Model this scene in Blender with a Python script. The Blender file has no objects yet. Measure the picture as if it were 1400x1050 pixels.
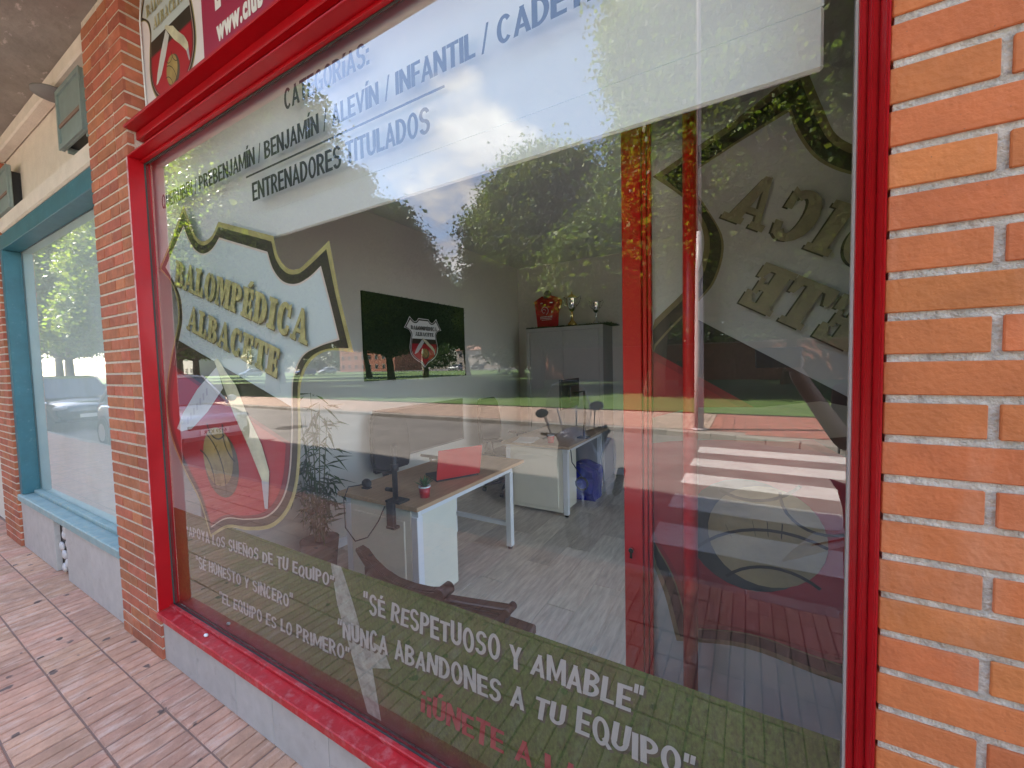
import bpy, bmesh, math, random, cmath
import numpy as np
from mathutils import Vector, Matrix
random.seed(7); rng = np.random.default_rng(7)
S = bpy.context.scene
R = math.radians
# ------------------------------------------------------------------ camera
CAM = (0.0, -0.88, 1.59)
def cam_axes(yaw=-30.2, pitch=-2.9, roll=1.35):
    a = R(-yaw); f = Vector((-math.sin(a), math.cos(a), 0)); r = Vector((math.cos(a), math.sin(a), 0)); u = Vector((0, 0, 1))
    p = R(pitch); f2 = f*math.cos(p)+u*math.sin(p); u2 = u*math.cos(p)-f*math.sin(p)
    q = R(roll); return r*math.cos(q)-u2*math.sin(q), u2*math.cos(q)+r*math.sin(q), f2
cr, cu, cf = cam_axes()
cd = bpy.data.cameras.new('camera'); cam = bpy.data.objects.new('camera', cd); S.collection.objects.link(cam)
M4 = Matrix((cr, cu, -cf)).transposed().to_4x4(); M4.translation = CAM; cam.matrix_world = M4
cd.sensor_width = 36; cd.lens = 36*555/1400; cd.clip_start = 0.01; cd.clip_end = 2000
S.camera = cam
# ------------------------------------------------------------------ light
SUN_EL, SUN_AZ = 46.0, 19.0          # the sun stands low over -x, a little behind the building
w = bpy.data.worlds.new('World'); S.world = w; w.use_nodes = True
N = w.node_tree.nodes; L = w.node_tree.links; N.clear()
def nn(t, **k):
    n = N.new(t)
    for a, b in k.items(): setattr(n, a, b)
    return n
out = nn('ShaderNodeOutputWorld'); sky = nn('ShaderNodeTexSky', sky_type='NISHITA', sun_disc=False)
sky.sun_elevation = R(SUN_EL); sky.sun_rotation = R(270+SUN_AZ); sky.altitude = 600; sky.dust_density = 2.2
bg1 = nn('ShaderNodeBackground'); bg1.inputs[1].default_value = 0.13; L.new(sky.outputs[0], bg1.inputs[0])
bg2 = nn('ShaderNodeBackground'); mixs = nn('ShaderNodeMixShader')
tc = nn('ShaderNodeTexCoord'); sep = nn('ShaderNodeSeparateXYZ'); L.new(tc.outputs['Generated'], sep.inputs[0])
def mth(op, a, b=None, c=None, clamp=False):
    n = nn('ShaderNodeMath', operation=op, use_clamp=clamp)
    for i, v in enumerate((a, b, c)):
        if v is None: continue
        if isinstance(v, (int, float)): n.inputs[i].default_value = v
        else: L.new(v, n.inputs[i])
    return n.outputs[0]
den = mth('ADD', mth('MAXIMUM', sep.outputs[2], 0.0), 0.28)
cv = nn('ShaderNodeCombineXYZ'); L.new(mth('DIVIDE', sep.outputs[0], den), cv.inputs[0]); L.new(mth('DIVIDE', sep.outputs[1], den), cv.inputs[1])
cn = nn('ShaderNodeTexNoise'); cn.inputs['Scale'].default_value = 2.1; cn.inputs['Detail'].default_value = 9; cn.inputs['Roughness'].default_value = 0.58; L.new(cv.outputs[0], cn.inputs['Vector'])
def bump(dv, width):   # how much a direction lies near a cumulus bank
    v = Vector(dv).normalized(); d = nn('ShaderNodeVectorMath', operation='DOT_PRODUCT'); nv = nn('ShaderNodeVectorMath', operation='NORMALIZE')
    L.new(tc.outputs['Generated'], nv.inputs[0]); L.new(nv.outputs[0], d.inputs[0]); d.inputs[1].default_value = v
    return mth('MULTIPLY', mth('SUBTRACT', d.outputs['Value'], math.cos(R(width))), 1/(1-math.cos(R(width))), clamp=False)
b1 = mth('MAXIMUM', bump((-.60, -.84, .44), 13), 0.0)
b2 = mth('MAXIMUM', bump((-.54, -.90, .98), 11), 0.0)
b3 = mth('MAXIMUM', bump((.75, -.3, .35), 20), 0.0)
b4 = mth('MAXIMUM', bump((-.5, .8, .5), 22), 0.0)
fld = mth('ADD', cn.outputs[0], mth('MULTIPLY', mth('ADD', mth('ADD', b1, mth('MULTIPLY', b2, .16)), mth('ADD', b3, b4)), 0.30))
mask = mth('MULTIPLY', mth('SUBTRACT', fld, 0.635), 9.0, clamp=True)
L.new(mask, mixs.inputs[0])
cn2 = nn('ShaderNodeTexNoise'); cn2.inputs['Scale'].default_value = 4.2; cn2.inputs['Detail'].default_value = 6; L.new(cv.outputs[0], cn2.inputs['Vector'])
ramp = nn('ShaderNodeValToRGB'); ramp.color_ramp.elements[0].position = .38; ramp.color_ramp.elements[0].color = (.50, .50, .58, 1)
ramp.color_ramp.elements[1].position = .60; ramp.color_ramp.elements[1].color = (1.0, .98, .97, 1)
L.new(cn2.outputs[0], ramp.inputs[0]); L.new(ramp.outputs[0], bg2.inputs[0]); bg2.inputs[1].default_value = 0.66
L.new(bg1.outputs[0], mixs.inputs[1]); L.new(bg2.outputs[0], mixs.inputs[2]); L.new(mixs.outputs[0], out.inputs[0])
sd = bpy.data.lights.new('sun', 'SUN'); sd.energy = 5.0; sd.angle = R(.53); sd.color = (1, .93, .82)
so = bpy.data.objects.new('sun', sd); S.collection.objects.link(so)
az = R(SUN_AZ); el = R(SUN_EL); to_sun = Vector((-math.cos(az)*math.cos(el), math.sin(az)*math.cos(el), math.sin(el)))
so.rotation_euler = to_sun.to_track_quat('Z', 'Y').to_euler(); so.location = (-30, 10, 30)
vs = S.view_settings; vs.view_transform = 'Standard'; vs.look = 'None'; vs.gamma = 1; vs.use_curve_mapping = False; vs.exposure = 2.95
S.cycles.use_denoising = True; S.cycles.max_bounces = 10; S.cycles.transparent_max_bounces = 16; S.cycles.sample_clamp_indirect = 6
S.cycles.use_adaptive_sampling = False

# ------------------------------------------------------------------ helpers
C = S.collection
def tag(o, label=None, cat=None, group=None, kind=None):
    if label: o['label'] = label
    if cat: o['category'] = cat
    if group: o['group'] = group
    if kind: o['kind'] = kind
    return o
def thing(name, label, cat, loc=(0, 0, 0), rz=0, group=None):
    o = bpy.data.objects.new(name, None); C.objects.link(o); o.location = loc; o.rotation_euler = (0, 0, rz); o.empty_display_size = .1
    return tag(o, label, cat, group)
def link(name, me, mat=None, parent=None, kind=None, loc=None):
    o = bpy.data.objects.new(name, me); C.objects.link(o)
    if mat is not None and not me.materials: me.materials.append(mat)
    if parent is not None: o.parent = parent
    if kind: o['kind'] = kind
    if loc is not None: o.location = loc
    return o
class MB:
    """collects boxes, tubes and free polygons and links them as one mesh"""
    def __init__(s): s.v = []; s.f = []; s.sm = []
    def add(s, vs_, fs, smooth=False):
        k = len(s.v); s.v += [tuple(p) for p in vs_]
        for f in fs: s.f.append([i+k for i in f]); s.sm.append(smooth)
        return s
    def box(s, x0, x1, y0, y1, z0, z1, rot=None, at=None):
        p = [Vector((x, y, z)) for x in (x0, x1) for y in (y0, y1) for z in (z0, z1)]
        if rot is not None: p = [rot @ q for q in p]
        if at is not None: p = [q+Vector(at) for q in p]
        return s.add(p, [(0, 1, 3, 2), (4, 6, 7, 5), (0, 4, 5, 1), (2, 3, 7, 6), (0, 2, 6, 4), (1, 5, 7, 3)])
    def tube(s, pts, rad, n=10, cap=True, smooth=True):
        pts = [Vector(p) for p in pts]; m = len(pts); rad = [rad]*m if isinstance(rad, (int, float)) else rad
        vs_ = []; up = Vector((0, 0, 1))
        for i, p in enumerate(pts):
            t = (pts[min(i+1, m-1)]-pts[max(i-1, 0)]).normalized()
            a = t.cross(up if abs(t.z) < .95 else Vector((1, 0, 0))).normalized(); b = a.cross(t).normalized()
            for k in range(n):
                q = 2*math.pi*k/n; vs_.append(p+(a*math.cos(q)+b*math.sin(q))*rad[i])
        fs = [(i*n+k, i*n+(k+1) % n, (i+1)*n+(k+1) % n, (i+1)*n+k) for i in range(m-1) for k in range(n)]
        s.add(vs_, fs, smooth)
        if cap: s.add([vs_[k] for k in range(n)], [tuple(range(n))[::-1]]); s.add([vs_[(m-1)*n+k] for k in range(n)], [tuple(range(n))])
        return s
    def lathe(s, prof, c=(0, 0, 0), n=20, smooth=True):
        c = Vector(c); vs_ = [c+Vector((r*math.cos(2*math.pi*k/n), r*math.sin(2*math.pi*k/n), z)) for r, z in prof for k in range(n)]
        m = len(prof); return s.add(vs_, [(i*n+k, i*n+(k+1) % n, (i+1)*n+(k+1) % n, (i+1)*n+k) for i in range(m-1) for k in range(n)], smooth)
    def ball(s, c, r, n=12, sc=(1, 1, 1)):
        return s.add([Vector(c)+Vector((r*sc[0]*math.sin(math.pi*i/n)*math.cos(2*math.pi*k/n), r*sc[1]*math.sin(math.pi*i/n)*math.sin(2*math.pi*k/n), r*sc[2]*math.cos(math.pi*i/n))) for i in range(n+1) for k in range(n)],
                     [(i*n+k, (i+1)*n+k, (i+1)*n+(k+1) % n, i*n+(k+1) % n) for i in range(n) for k in range(n)], True)
    def prism(s, poly, fn0, fn1):     # poly of 2-tuples, two mappings to the two faces
        n = len(poly); s.add([fn0(*p) for p in poly]+[fn1(*p) for p in poly], [tuple(range(n)), tuple(range(n, 2*n))[::-1]]+[(i, i+n, (i+1) % n+n, (i+1) % n) for i in range(n)]); return s
    def mesh(s, name, bevel=0, seg=1):
        me = bpy.data.meshes.new(name); me.from_pydata([tuple(p) for p in s.v], [], s.f)
        me.polygons.foreach_set('use_smooth', s.sm); bm = bmesh.new(); bm.from_mesh(me)
        bmesh.ops.remove_doubles(bm, verts=bm.verts, dist=1e-5)
        bmesh.ops.recalc_face_normals(bm, faces=bm.faces)
        if bevel: bmesh.ops.bevel(bm, geom=bm.edges[:], offset=bevel, segments=seg, affect='EDGES', clamp_overlap=True)
        bm.to_mesh(me); bm.free(); return me
    def build(s, name, mat, parent=None, kind=None, bevel=0, seg=1):
        return link(name, s.mesh(name, bevel, seg), mat, parent, kind)
def flat(name, polys, fn, mat, parent=None, kind=None, step=(0, 0, 0)):
    """flat printed shapes: polygons in the plane given by fn(u, v)"""
    vs_ = []; fs = []
    for i_, p in enumerate(polys):
        k = len(vs_); vs_ += [tuple(Vector(fn(*q))+Vector(step)*i_) for q in p]; fs.append(list(range(k, k+len(p))))
    me = bpy.data.meshes.new(name); me.from_pydata(vs_, [], fs); return link(name, me, mat, parent, kind)
def dup(root, loc, rz=None, **k):
    r_ = root.copy(); C.objects.link(r_); r_.location = loc
    if rz is not None: r_.rotation_euler = (0, 0, rz)
    def rec(a, b):
        for ch in a.children:
            c = ch.copy(); C.objects.link(c); c.parent = b; rec(ch, c)
    rec(root, r_); tag(r_, **k); return r_

# ------------------------------------------------------------------ materials
def mat(name, col, rough=.6, metal=0, var=0, vscale=8, bump=0, bscale=40, rand=0, col2=None, spec=.5, coat=0, stretch=None, detail=6, island=0):
    m = bpy.data.materials.new(name); m.use_nodes = True; nt = m.node_tree; n = nt.nodes; l = nt.links; b = n['Principled BSDF']
    b.inputs['Roughness'].default_value = rough; b.inputs['Metallic'].default_value = metal; b.inputs['Specular IOR Level'].default_value = spec
    if coat: b.inputs['Coat Weight'].default_value = coat; b.inputs['Coat Roughness'].default_value = .08
    b.inputs['Base Color'].default_value = (*col, 1); src = None
    t = n.new('ShaderNodeTexCoord'); mp = n.new('ShaderNodeMapping'); l.new(t.outputs['Object'], mp.inputs[0])
    if rand: # every piece samples its own stretch of the pattern
        oi = n.new('ShaderNodeObjectInfo'); sc = n.new('ShaderNodeVectorMath'); sc.operation = 'SCALE'; sc.inputs[0].default_value = (13, 7, 19); l.new(oi.outputs['Random'], sc.inputs['Scale']); l.new(sc.outputs[0], mp.inputs['Location'])
    if stretch: mp.inputs['Scale'].default_value = stretch
    if var or col2:
        no = n.new('ShaderNodeTexNoise'); no.inputs['Scale'].default_value = vscale; no.inputs['Detail'].default_value = detail; no.inputs['Roughness'].default_value = .62; l.new(mp.outputs[0], no.inputs['Vector'])
        rp = n.new('ShaderNodeValToRGB'); rp.color_ramp.elements[0].position = .32; rp.color_ramp.elements[1].position = .68
        c2 = col2 or tuple(c*(1+var) for c in col); c1 = col if col2 else tuple(c*(1-var) for c in col)
        rp.color_ramp.elements[0].color = (*c1, 1); rp.color_ramp.elements[1].color = (*c2, 1); l.new(no.outputs[0], rp.inputs[0]); src = rp.outputs[0]
    if rand or island:
        hs = n.new('ShaderNodeHueSaturation'); hs.inputs['Color'].default_value = (*col, 1)
        if src: l.new(src, hs.inputs['Color'])
        if island: g = n.new('ShaderNodeNewGeometry'); o_ = g.outputs['Random Per Island']; amp = island
        else: o_ = oi.outputs['Random']; amp = rand
        mr = n.new('ShaderNodeMapRange'); mr.inputs['To Min'].default_value = 1-amp; mr.inputs['To Max'].default_value = 1+amp; l.new(o_, mr.inputs[0]); l.new(mr.outputs[0], hs.inputs['Value'])
        m2 = n.new('ShaderNodeMath'); m2.operation = 'MULTIPLY'; m2.inputs[1].default_value = 7.31; l.new(o_, m2.inputs[0]); m3 = n.new('ShaderNodeMath'); m3.operation = 'FRACT'; l.new(m2.outputs[0], m3.inputs[0])
        mr2 = n.new('ShaderNodeMapRange'); mr2.inputs['To Min'].default_value = .5-amp*.05; mr2.inputs['To Max'].default_value = .5+amp*.05; l.new(m3.outputs[0], mr2.inputs[0]); l.new(mr2.outputs[0], hs.inputs['Hue'])
        src = hs.outputs[0]
    if src: l.new(src, b.inputs['Base Color'])
    if bump:
        bn = n.new('ShaderNodeTexNoise'); bn.inputs['Scale'].default_value = bscale; bn.inputs['Detail'].default_value = 5; l.new(mp.outputs[0], bn.inputs['Vector'])
        bp = n.new('ShaderNodeBump'); bp.inputs['Strength'].default_value = bump; bp.inputs['Distance'].default_value = .01; l.new(bn.outputs[0], bp.inputs['Height']); l.new(bp.outputs[0], b.inputs['Normal'])
    m['_src'] = 0; return m
def overlay(m, col, scale, lo, hi, amount=1, stretch=None, vor=False):
    """a further layer of dirt, wear or spots over a material's base colour"""
    nt = m.node_tree; n = nt.nodes; l = nt.links; b = n['Principled BSDF']; bc = b.inputs['Base Color']
    mx = n.new('ShaderNodeMix'); mx.data_type = 'RGBA'
    if bc.is_linked: l.new(bc.links[0].from_socket, mx.inputs[6])
    else: mx.inputs[6].default_value = bc.default_value
    mx.inputs[7].default_value = (*col, 1)
    t = n.new('ShaderNodeTexCoord'); mp = n.new('ShaderNodeMapping'); g = n.new('ShaderNodeNewGeometry'); l.new(g.outputs['Position'], mp.inputs[0])
    if stretch: mp.inputs['Scale'].default_value = stretch
    mr = n.new('ShaderNodeMapRange'); mr.inputs['From Min'].default_value = lo; mr.inputs['From Max'].default_value = hi; mr.inputs['To Max'].default_value = amount
    if vor:
        no = n.new('ShaderNodeTexVoronoi'); no.inputs['Scale'].default_value = scale; no.inputs['Randomness'].default_value = 1
        wv = n.new('ShaderNodeTexNoise'); wv.inputs['Scale'].default_value = scale*2.3; ad = n.new('ShaderNodeVectorMath'); ad.operation = 'MULTIPLY_ADD'; ad.inputs[1].default_value = (.06,)*3
        l.new(mp.outputs[0], wv.inputs['Vector']); l.new(wv.outputs['Color'], ad.inputs[0]); l.new(mp.outputs[0], ad.inputs[2]); l.new(ad.outputs[0], no.inputs['Vector']); l.new(no.outputs['Distance'], mr.inputs[0])
    else:
        no = n.new('ShaderNodeTexNoise'); no.inputs['Scale'].default_value = scale; no.inputs['Detail'].default_value = 7; no.inputs['Roughness'].default_value = .65; l.new(mp.outputs[0], no.inputs['Vector']); l.new(no.outputs[0], mr.inputs[0])
    l.new(mr.outputs[0], mx.inputs[0]); l.new(mx.outputs[2], bc); return m
def glass_mat(name, tint=(.93, .96, .94), ior=1.5, gain=1.0):
    m = bpy.data.materials.new(name); m.use_nodes = True; n = m.node_tree.nodes; l = m.node_tree.links; n.clear()
    o = n.new('ShaderNodeOutputMaterial'); mx = n.new('ShaderNodeMixShader'); tr = n.new('ShaderNodeBsdfTransparent'); gl = n.new('ShaderNodeBsdfGlossy')
    tr.inputs[0].default_value = (*tint, 1); gl.inputs['Roughness'].default_value = 0.0; gl.inputs['Color'].default_value = (1, 1, 1, 1)
    g = n.new('ShaderNodeNewGeometry'); dt = n.new('ShaderNodeVectorMath'); dt.operation = 'DOT_PRODUCT'; l.new(g.outputs['Incoming'], dt.inputs[0]); l.new(g.outputs['Normal'], dt.inputs[1])
    def mt(op, a, b=None):
        q = n.new('ShaderNodeMath'); q.operation = op
        for i, v in enumerate((a, b)):
            if v is None: continue
            if isinstance(v, (int, float)): q.inputs[i].default_value = v
            else: l.new(v, q.inputs[i])
        return q.outputs[0]
    c = mt('MINIMUM', mt('ABSOLUTE', dt.outputs['Value']), 1.0)
    f0 = ((ior-1)/(ior+1))**2
    f = mt('ADD', mt('MULTIPLY', mt('POWER', mt('SUBTRACT', 1.0, c), 5.0), 1-f0), f0)   # one face (Schlick)
    two = mt('DIVIDE', mt('MULTIPLY', f, 2.0), mt('ADD', f, 1.0))                          # both faces of the pane
    fac = mt('MINIMUM', mt('MULTIPLY', two, gain), 1.0)
    l.new(fac, mx.inputs[0]); l.new(tr.outputs[0], mx.inputs[1]); l.new(gl.outputs[0], mx.inputs[2]); l.new(mx.outputs[0], o.inputs[0]); return m
def leaf_mat(name, col, trans=.45):
    m = mat(name, col, rough=.5, island=.45, spec=.4); n = m.node_tree.nodes; l = m.node_tree.links; b = n['Principled BSDF']; o = n['Material Output']
    t = n.new('ShaderNodeBsdfTranslucent'); src = b.inputs['Base Color'].links[0].from_socket
    mu = n.new('ShaderNodeMix'); mu.data_type = 'RGBA'; mu.blend_type = 'MULTIPLY'; mu.inputs[0].default_value = 1; mu.inputs[7].default_value = (1.5, 1.6, .55, 1); l.new(src, mu.inputs[6]); l.new(mu.outputs[2], t.inputs[0])
    mx = n.new('ShaderNodeMixShader'); mx.inputs[0].default_value = trans; l.new(b.outputs[0], mx.inputs[1]); l.new(t.outputs[0], mx.inputs[2]); l.new(mx.outputs[0], o.inputs[0]); return m

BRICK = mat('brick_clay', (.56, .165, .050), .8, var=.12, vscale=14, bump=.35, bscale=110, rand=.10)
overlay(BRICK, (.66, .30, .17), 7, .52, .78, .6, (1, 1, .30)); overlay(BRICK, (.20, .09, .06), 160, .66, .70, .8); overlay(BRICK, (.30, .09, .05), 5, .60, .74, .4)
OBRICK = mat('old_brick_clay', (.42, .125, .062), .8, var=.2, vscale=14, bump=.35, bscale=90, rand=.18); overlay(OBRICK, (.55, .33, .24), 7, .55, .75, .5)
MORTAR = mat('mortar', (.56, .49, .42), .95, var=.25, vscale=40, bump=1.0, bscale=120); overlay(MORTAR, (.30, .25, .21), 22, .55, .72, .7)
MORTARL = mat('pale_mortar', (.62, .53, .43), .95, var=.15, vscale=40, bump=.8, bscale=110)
RED = mat('red_paint', (.42, .003, .008), .34, var=.10, vscale=5, bump=.08, bscale=30, spec=.35); overlay(RED, (.25, .01, .01), 60, .68, .76, .5)
REDSILL = mat('weathered_red_paint', (.48, .014, .022), .45, var=.15, vscale=12, bump=.2, bscale=60); overlay(REDSILL, (.60, .20, .20), 26, .50, .76, .7); overlay(REDSILL, (.10, .02, .02), 45, .64, .70, .7)
REDIN = mat('red_lacquer', (.52, .008, .008), .35, var=.05, vscale=6)
TEAL = mat('teal_paint', (.04, .15, .19), .4, var=.12, vscale=8, bump=.08); overlay(TEAL, (.25, .36, .37), 25, .60, .75, .5)
TEALSILL = mat('weathered_teal_paint', (.27, .38, .39), .55, var=.15, vscale=10, bump=.25); overlay(TEALSILL, (.42, .38, .30), 20, .52, .68, .8)
GLASS = glass_mat('window_glass', (.985, .99, .985), gain=1.3); GLASSN = glass_mat('neighbour_glass', gain=.85)
CLEAR = glass_mat('clear_plastic', (.9, .93, .95))
SILIC = mat('dark_sealant', (.05, .045, .04), .7, bump=.5, bscale=60)
PLINTH = mat('grey_ceramic', (.47, .44, .42), .45, var=.08, vscale=14, rand=.07); overlay(PLINTH, (.34, .30, .28), 6, .55, .8, .5); overlay(PLINTH, (.22, .18, .15), 11, .60, .72, .55)
RENDERW = mat('cream_render', (.72, .62, .52), .9, var=.06, vscale=10, bump=.3, bscale=80); overlay(RENDERW, (.55, .42, .34), 3, .52, .8, .5)
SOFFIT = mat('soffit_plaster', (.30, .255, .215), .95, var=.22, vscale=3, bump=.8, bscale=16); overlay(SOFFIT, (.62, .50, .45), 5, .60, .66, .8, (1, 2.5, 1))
TILEP = mat('pink_paving', (.56, .30, .20), .85, var=.16, vscale=12, bump=.5, bscale=70, rand=.13)
overlay(TILEP, (.72, .50, .40), 9, .50, .70, .85, (2.2, .6, 1)); overlay(TILEP, (.09, .07, .065), 7.5, .15, .11, .85, vor=True); overlay(TILEP, (.78, .66, .58), 16, .66, .74, .8, (1.6, .5, 1)); overlay(TILEP, (.25, .13, .10), 2.5, .56, .75, .45)
GROUT = mat('grout', (.26, .16, .125), .95, bump=.4)
FTILE = mat('far_pink_paving', (.42, .30, .235), .85, var=.15, vscale=3, island=.16)
RTILE = mat('red_ribbed_paving', (.36, .13, .10), .85, var=.1, vscale=4, island=.12)
KERB = mat('kerb_concrete', (.30, .27, .235), .9, var=.14, vscale=9, bump=.4, rand=.12)
ASPH = mat('asphalt', (.16, .145, .135), .92, var=.16, vscale=2.2, bump=.5, bscale=120); overlay(ASPH, (.22, .20, .185), 1.1, .50, .72, .7)
PAINTW = mat('worn_road_paint', (.52, .50, .48), .8, var=.10, vscale=3); overlay(PAINTW, (.25, .23, .22), 14, .58, .68, .7)
GRASS = mat('lawn_grass', (.065, .125, .022), .9, vscale=.5, col2=(.10, .17, .035), bump=.9, bscale=25); overlay(GRASS, (.17, .17, .07), 1.3, .52, .72, .5); overlay(GRASS, (.03, .06, .012), 5, .55, .68, .7)
WALLIN = mat('interior_white_paint', (.68, .66, .60), .85, var=.03, vscale=2)
CEIL = mat('ceiling_paint', (.75, .75, .73), .9)
PLANK = mat('laminate_plank', (.50, .43, .34), .42, vscale=7, col2=(.74, .67, .55), stretch=(6, .8, 1), rand=.14, bump=.06)
WHITEM = mat('white_metal', (.80, .81, .82), .35); CREAM = mat('cream_laminate', (.78, .75, .62), .5, var=.02)
OAK = mat('oak_top', (.62, .38, .21), .5, vscale=9, col2=(.46, .28, .15), stretch=(7, .7, 7)); OAKP = mat('pale_oak_top', (.58, .43, .29), .5, vscale=9, col2=(.44, .31, .20), stretch=(7, .7, 7))
BLACK = mat('black_plastic', (.012, .012, .013), .45); BLACKF = mat('black_fabric', (.018, .018, .02), .9, bump=.3, bscale=120)
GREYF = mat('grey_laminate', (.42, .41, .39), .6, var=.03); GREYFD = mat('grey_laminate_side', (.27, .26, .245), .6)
DWOOD = mat('dark_stained_wood', (.030, .014, .011), .4, vscale=12, col2=(.055, .026, .019), stretch=(1, 6, 6))
LAPR = mat('red_laptop_lid', (.60, .03, .03), .35, var=.05); POTR = mat('red_pot', (.45, .01, .02), .35); POTW = mat('white_rim', (.8, .8, .78), .5)
PLANTG = leaf_mat('succulent_green', (.06, .16, .05), .2); BAMB = leaf_mat('bamboo_leaf', (.035, .075, .022), .3)
SILVER = mat('silver_plate', (.75, .74, .72), .14, metal=1); GOLD = mat('gold_plate', (.80, .55, .20), .2, metal=1)
SHIRT = mat('red_shirt', (.45, .008, .02), .85, bump=.3, bscale=60); PRINTW = mat('white_print', (.78, .77, .75), .6)
TURF = mat('dark_turf', (.010, .022, .009), .95, vscale=60, col2=(.022, .045, .016), island=.4)
BLUE = mat('blue_bag', (.003, .010, .24), .4, var=.3, vscale=6, bump=1, bscale=14)
BLIND = mat('blind_fabric', (.60, .61, .59), .8, var=.015, vscale=3); ALU = mat('aluminium', (.6, .6, .6), .35, metal=1)
INK = mat('black_vinyl', (.012, .012, .014), .45)
EM_W = mat('emblem_white', (.50, .56, .55), .5); EM_K = mat('emblem_black', (.030, .022, .012), .5, var=.3, vscale=9); EM_G = mat('emblem_gold', (.36, .31, .12), .5, var=.22, vscale=12)
EM_R = mat('emblem_red', (.38, .008, .018), .5, var=.12, vscale=2.5); EM_RD = mat('emblem_dark_red', (.17, .010, .018), .5); EM_LINE = mat('emblem_pale_line', (.60, .50, .42), .5)
EM_L = mat('emblem_letter_gold', (.40, .36, .16), .5, var=.35, vscale=30); EM_LD = mat('emblem_letter_shade', (.13, .10, .04), .5)
EM_BALL = mat('printed_leather_ball', (.30, .21, .07), .5, var=.45, vscale=5); EM_BALLD = mat('printed_ball_shade', (.09, .07, .045), .5, var=.2)
EM_BL = mat('printed_blade', (.55, .55, .53), .5, var=.12, vscale=6); EM_H = mat('printed_horn', (.55, .52, .36), .5, var=.3, vscale=8); EM_HD = mat('printed_horn_tip', (.42, .40, .42), .5)
MIRW = mat('vinyl_back_white', (.40, .42, .39), .6, var=.04, vscale=2); MIRR = mat('vinyl_back_red', (.22, .014, .016), .6, var=.06); MIRG = mat('vinyl_back_gold', (.15, .13, .06), .6)
MIRK = mat('vinyl_back_black', (.020, .017, .010), .6); MIRL = mat('vinyl_back_letter', (.20, .18, .11), .6, var=.15, vscale=9)
FILM = mat('printed_grass_film', (.014, .040, .004), .6, vscale=95, col2=(.070, .130, .020), detail=9, stretch=(1.5, 1, .8))
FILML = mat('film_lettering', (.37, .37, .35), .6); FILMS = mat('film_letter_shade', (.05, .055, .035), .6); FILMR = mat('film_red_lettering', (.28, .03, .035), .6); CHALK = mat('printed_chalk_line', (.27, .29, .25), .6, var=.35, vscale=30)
CRIM = mat('crimson_print', (.36, .022, .07), .45, var=.04); SIGNW = mat('sign_white', (.76, .71, .72), .45, var=.03)
def film_mix():
    n = FILM.node_tree.nodes; l = FILM.node_tree.links; b = n['Principled BSDF']; g = n.new('ShaderNodeNewGeometry'); sx = n.new('ShaderNodeSeparateXYZ'); l.new(g.outputs['Position'], sx.inputs[0])
    no = n.new('ShaderNodeTexNoise'); no.inputs['Scale'].default_value = 9; l.new(g.outputs['Position'], no.inputs['Vector'])
    ad = n.new('ShaderNodeMath'); ad.operation = 'MULTIPLY_ADD'; l.new(no.outputs[0], ad.inputs[0]); ad.inputs[1].default_value = -.10; l.new(sx.outputs[2], ad.inputs[2])
    mr = n.new('ShaderNodeMapRange'); mr.inputs['From Min'].default_value = .33; mr.inputs['From Max'].default_value = .25; l.new(ad.outputs[0], mr.inputs[0])
    mx = n.new('ShaderNodeMix'); mx.data_type = 'RGBA'; l.new(mr.outputs[0], mx.inputs[0]); l.new(b.inputs['Base Color'].links[0].from_socket, mx.inputs[6]); mx.inputs[7].default_value = (.055, .032, .018, 1); l.new(mx.outputs[2], b.inputs['Base Color'])
film_mix()
overlay(FILM, (.09, .060, .030), 2.2, .50, .66, .55); overlay(FILM, (.13, .17, .07), 120, .60, .72, .8)

# ------------------------------------------------------------------ ground, street and kerbs
Z_ROAD = -.12
def sheet(name, pts, z, m, thick=None, parent=None, kind='structure'):
    b = MB()
    if thick: b.prism(pts, lambda x, y: (x, y, z), lambda x, y: (x, y, z-thick))
    else: b.add([(x, y, z) for x, y in pts], [tuple(range(len(pts)))])
    return b.build(name, m, parent, kind)
sheet('ground', [(-600, -700), (600, -700), (600, 500), (-600, 500)], -.135, mat('bare_ground', (.16, .13, .09), .95, var=.1, vscale=.3))
road = sheet('road', [(-150, -9.2), (60, -9.2), (60, -2.0), (-150, -2.0)], Z_ROAD, ASPH)
for i in range(6):
    yc = -7.32+i*1.05
    x1 = 3.4
    b = MB().prism([(-.80, yc-.27), (x1, yc-.27), (x1, yc+.27), (-.80, yc+.27)], lambda x, y: (x, y, Z_ROAD+.005), lambda x, y: (x, y, Z_ROAD-.002)); b.build('crosswalk_stripe', PAINTW, road)
# a manhole in the carriageway
b = MB(); b.lathe([(.02, .006), (.34, .006), (.36, .003), (.38, .006), (.42, .004)], (-11.5, -5.9, Z_ROAD), 28)
tag(b.build('manhole_cover', mat('cast_iron', (.08, .07, .065), .6, metal=.6, bump=.6, bscale=30)), 'round iron manhole cover in the asphalt near the far kerb', 'manhole cover')
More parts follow.
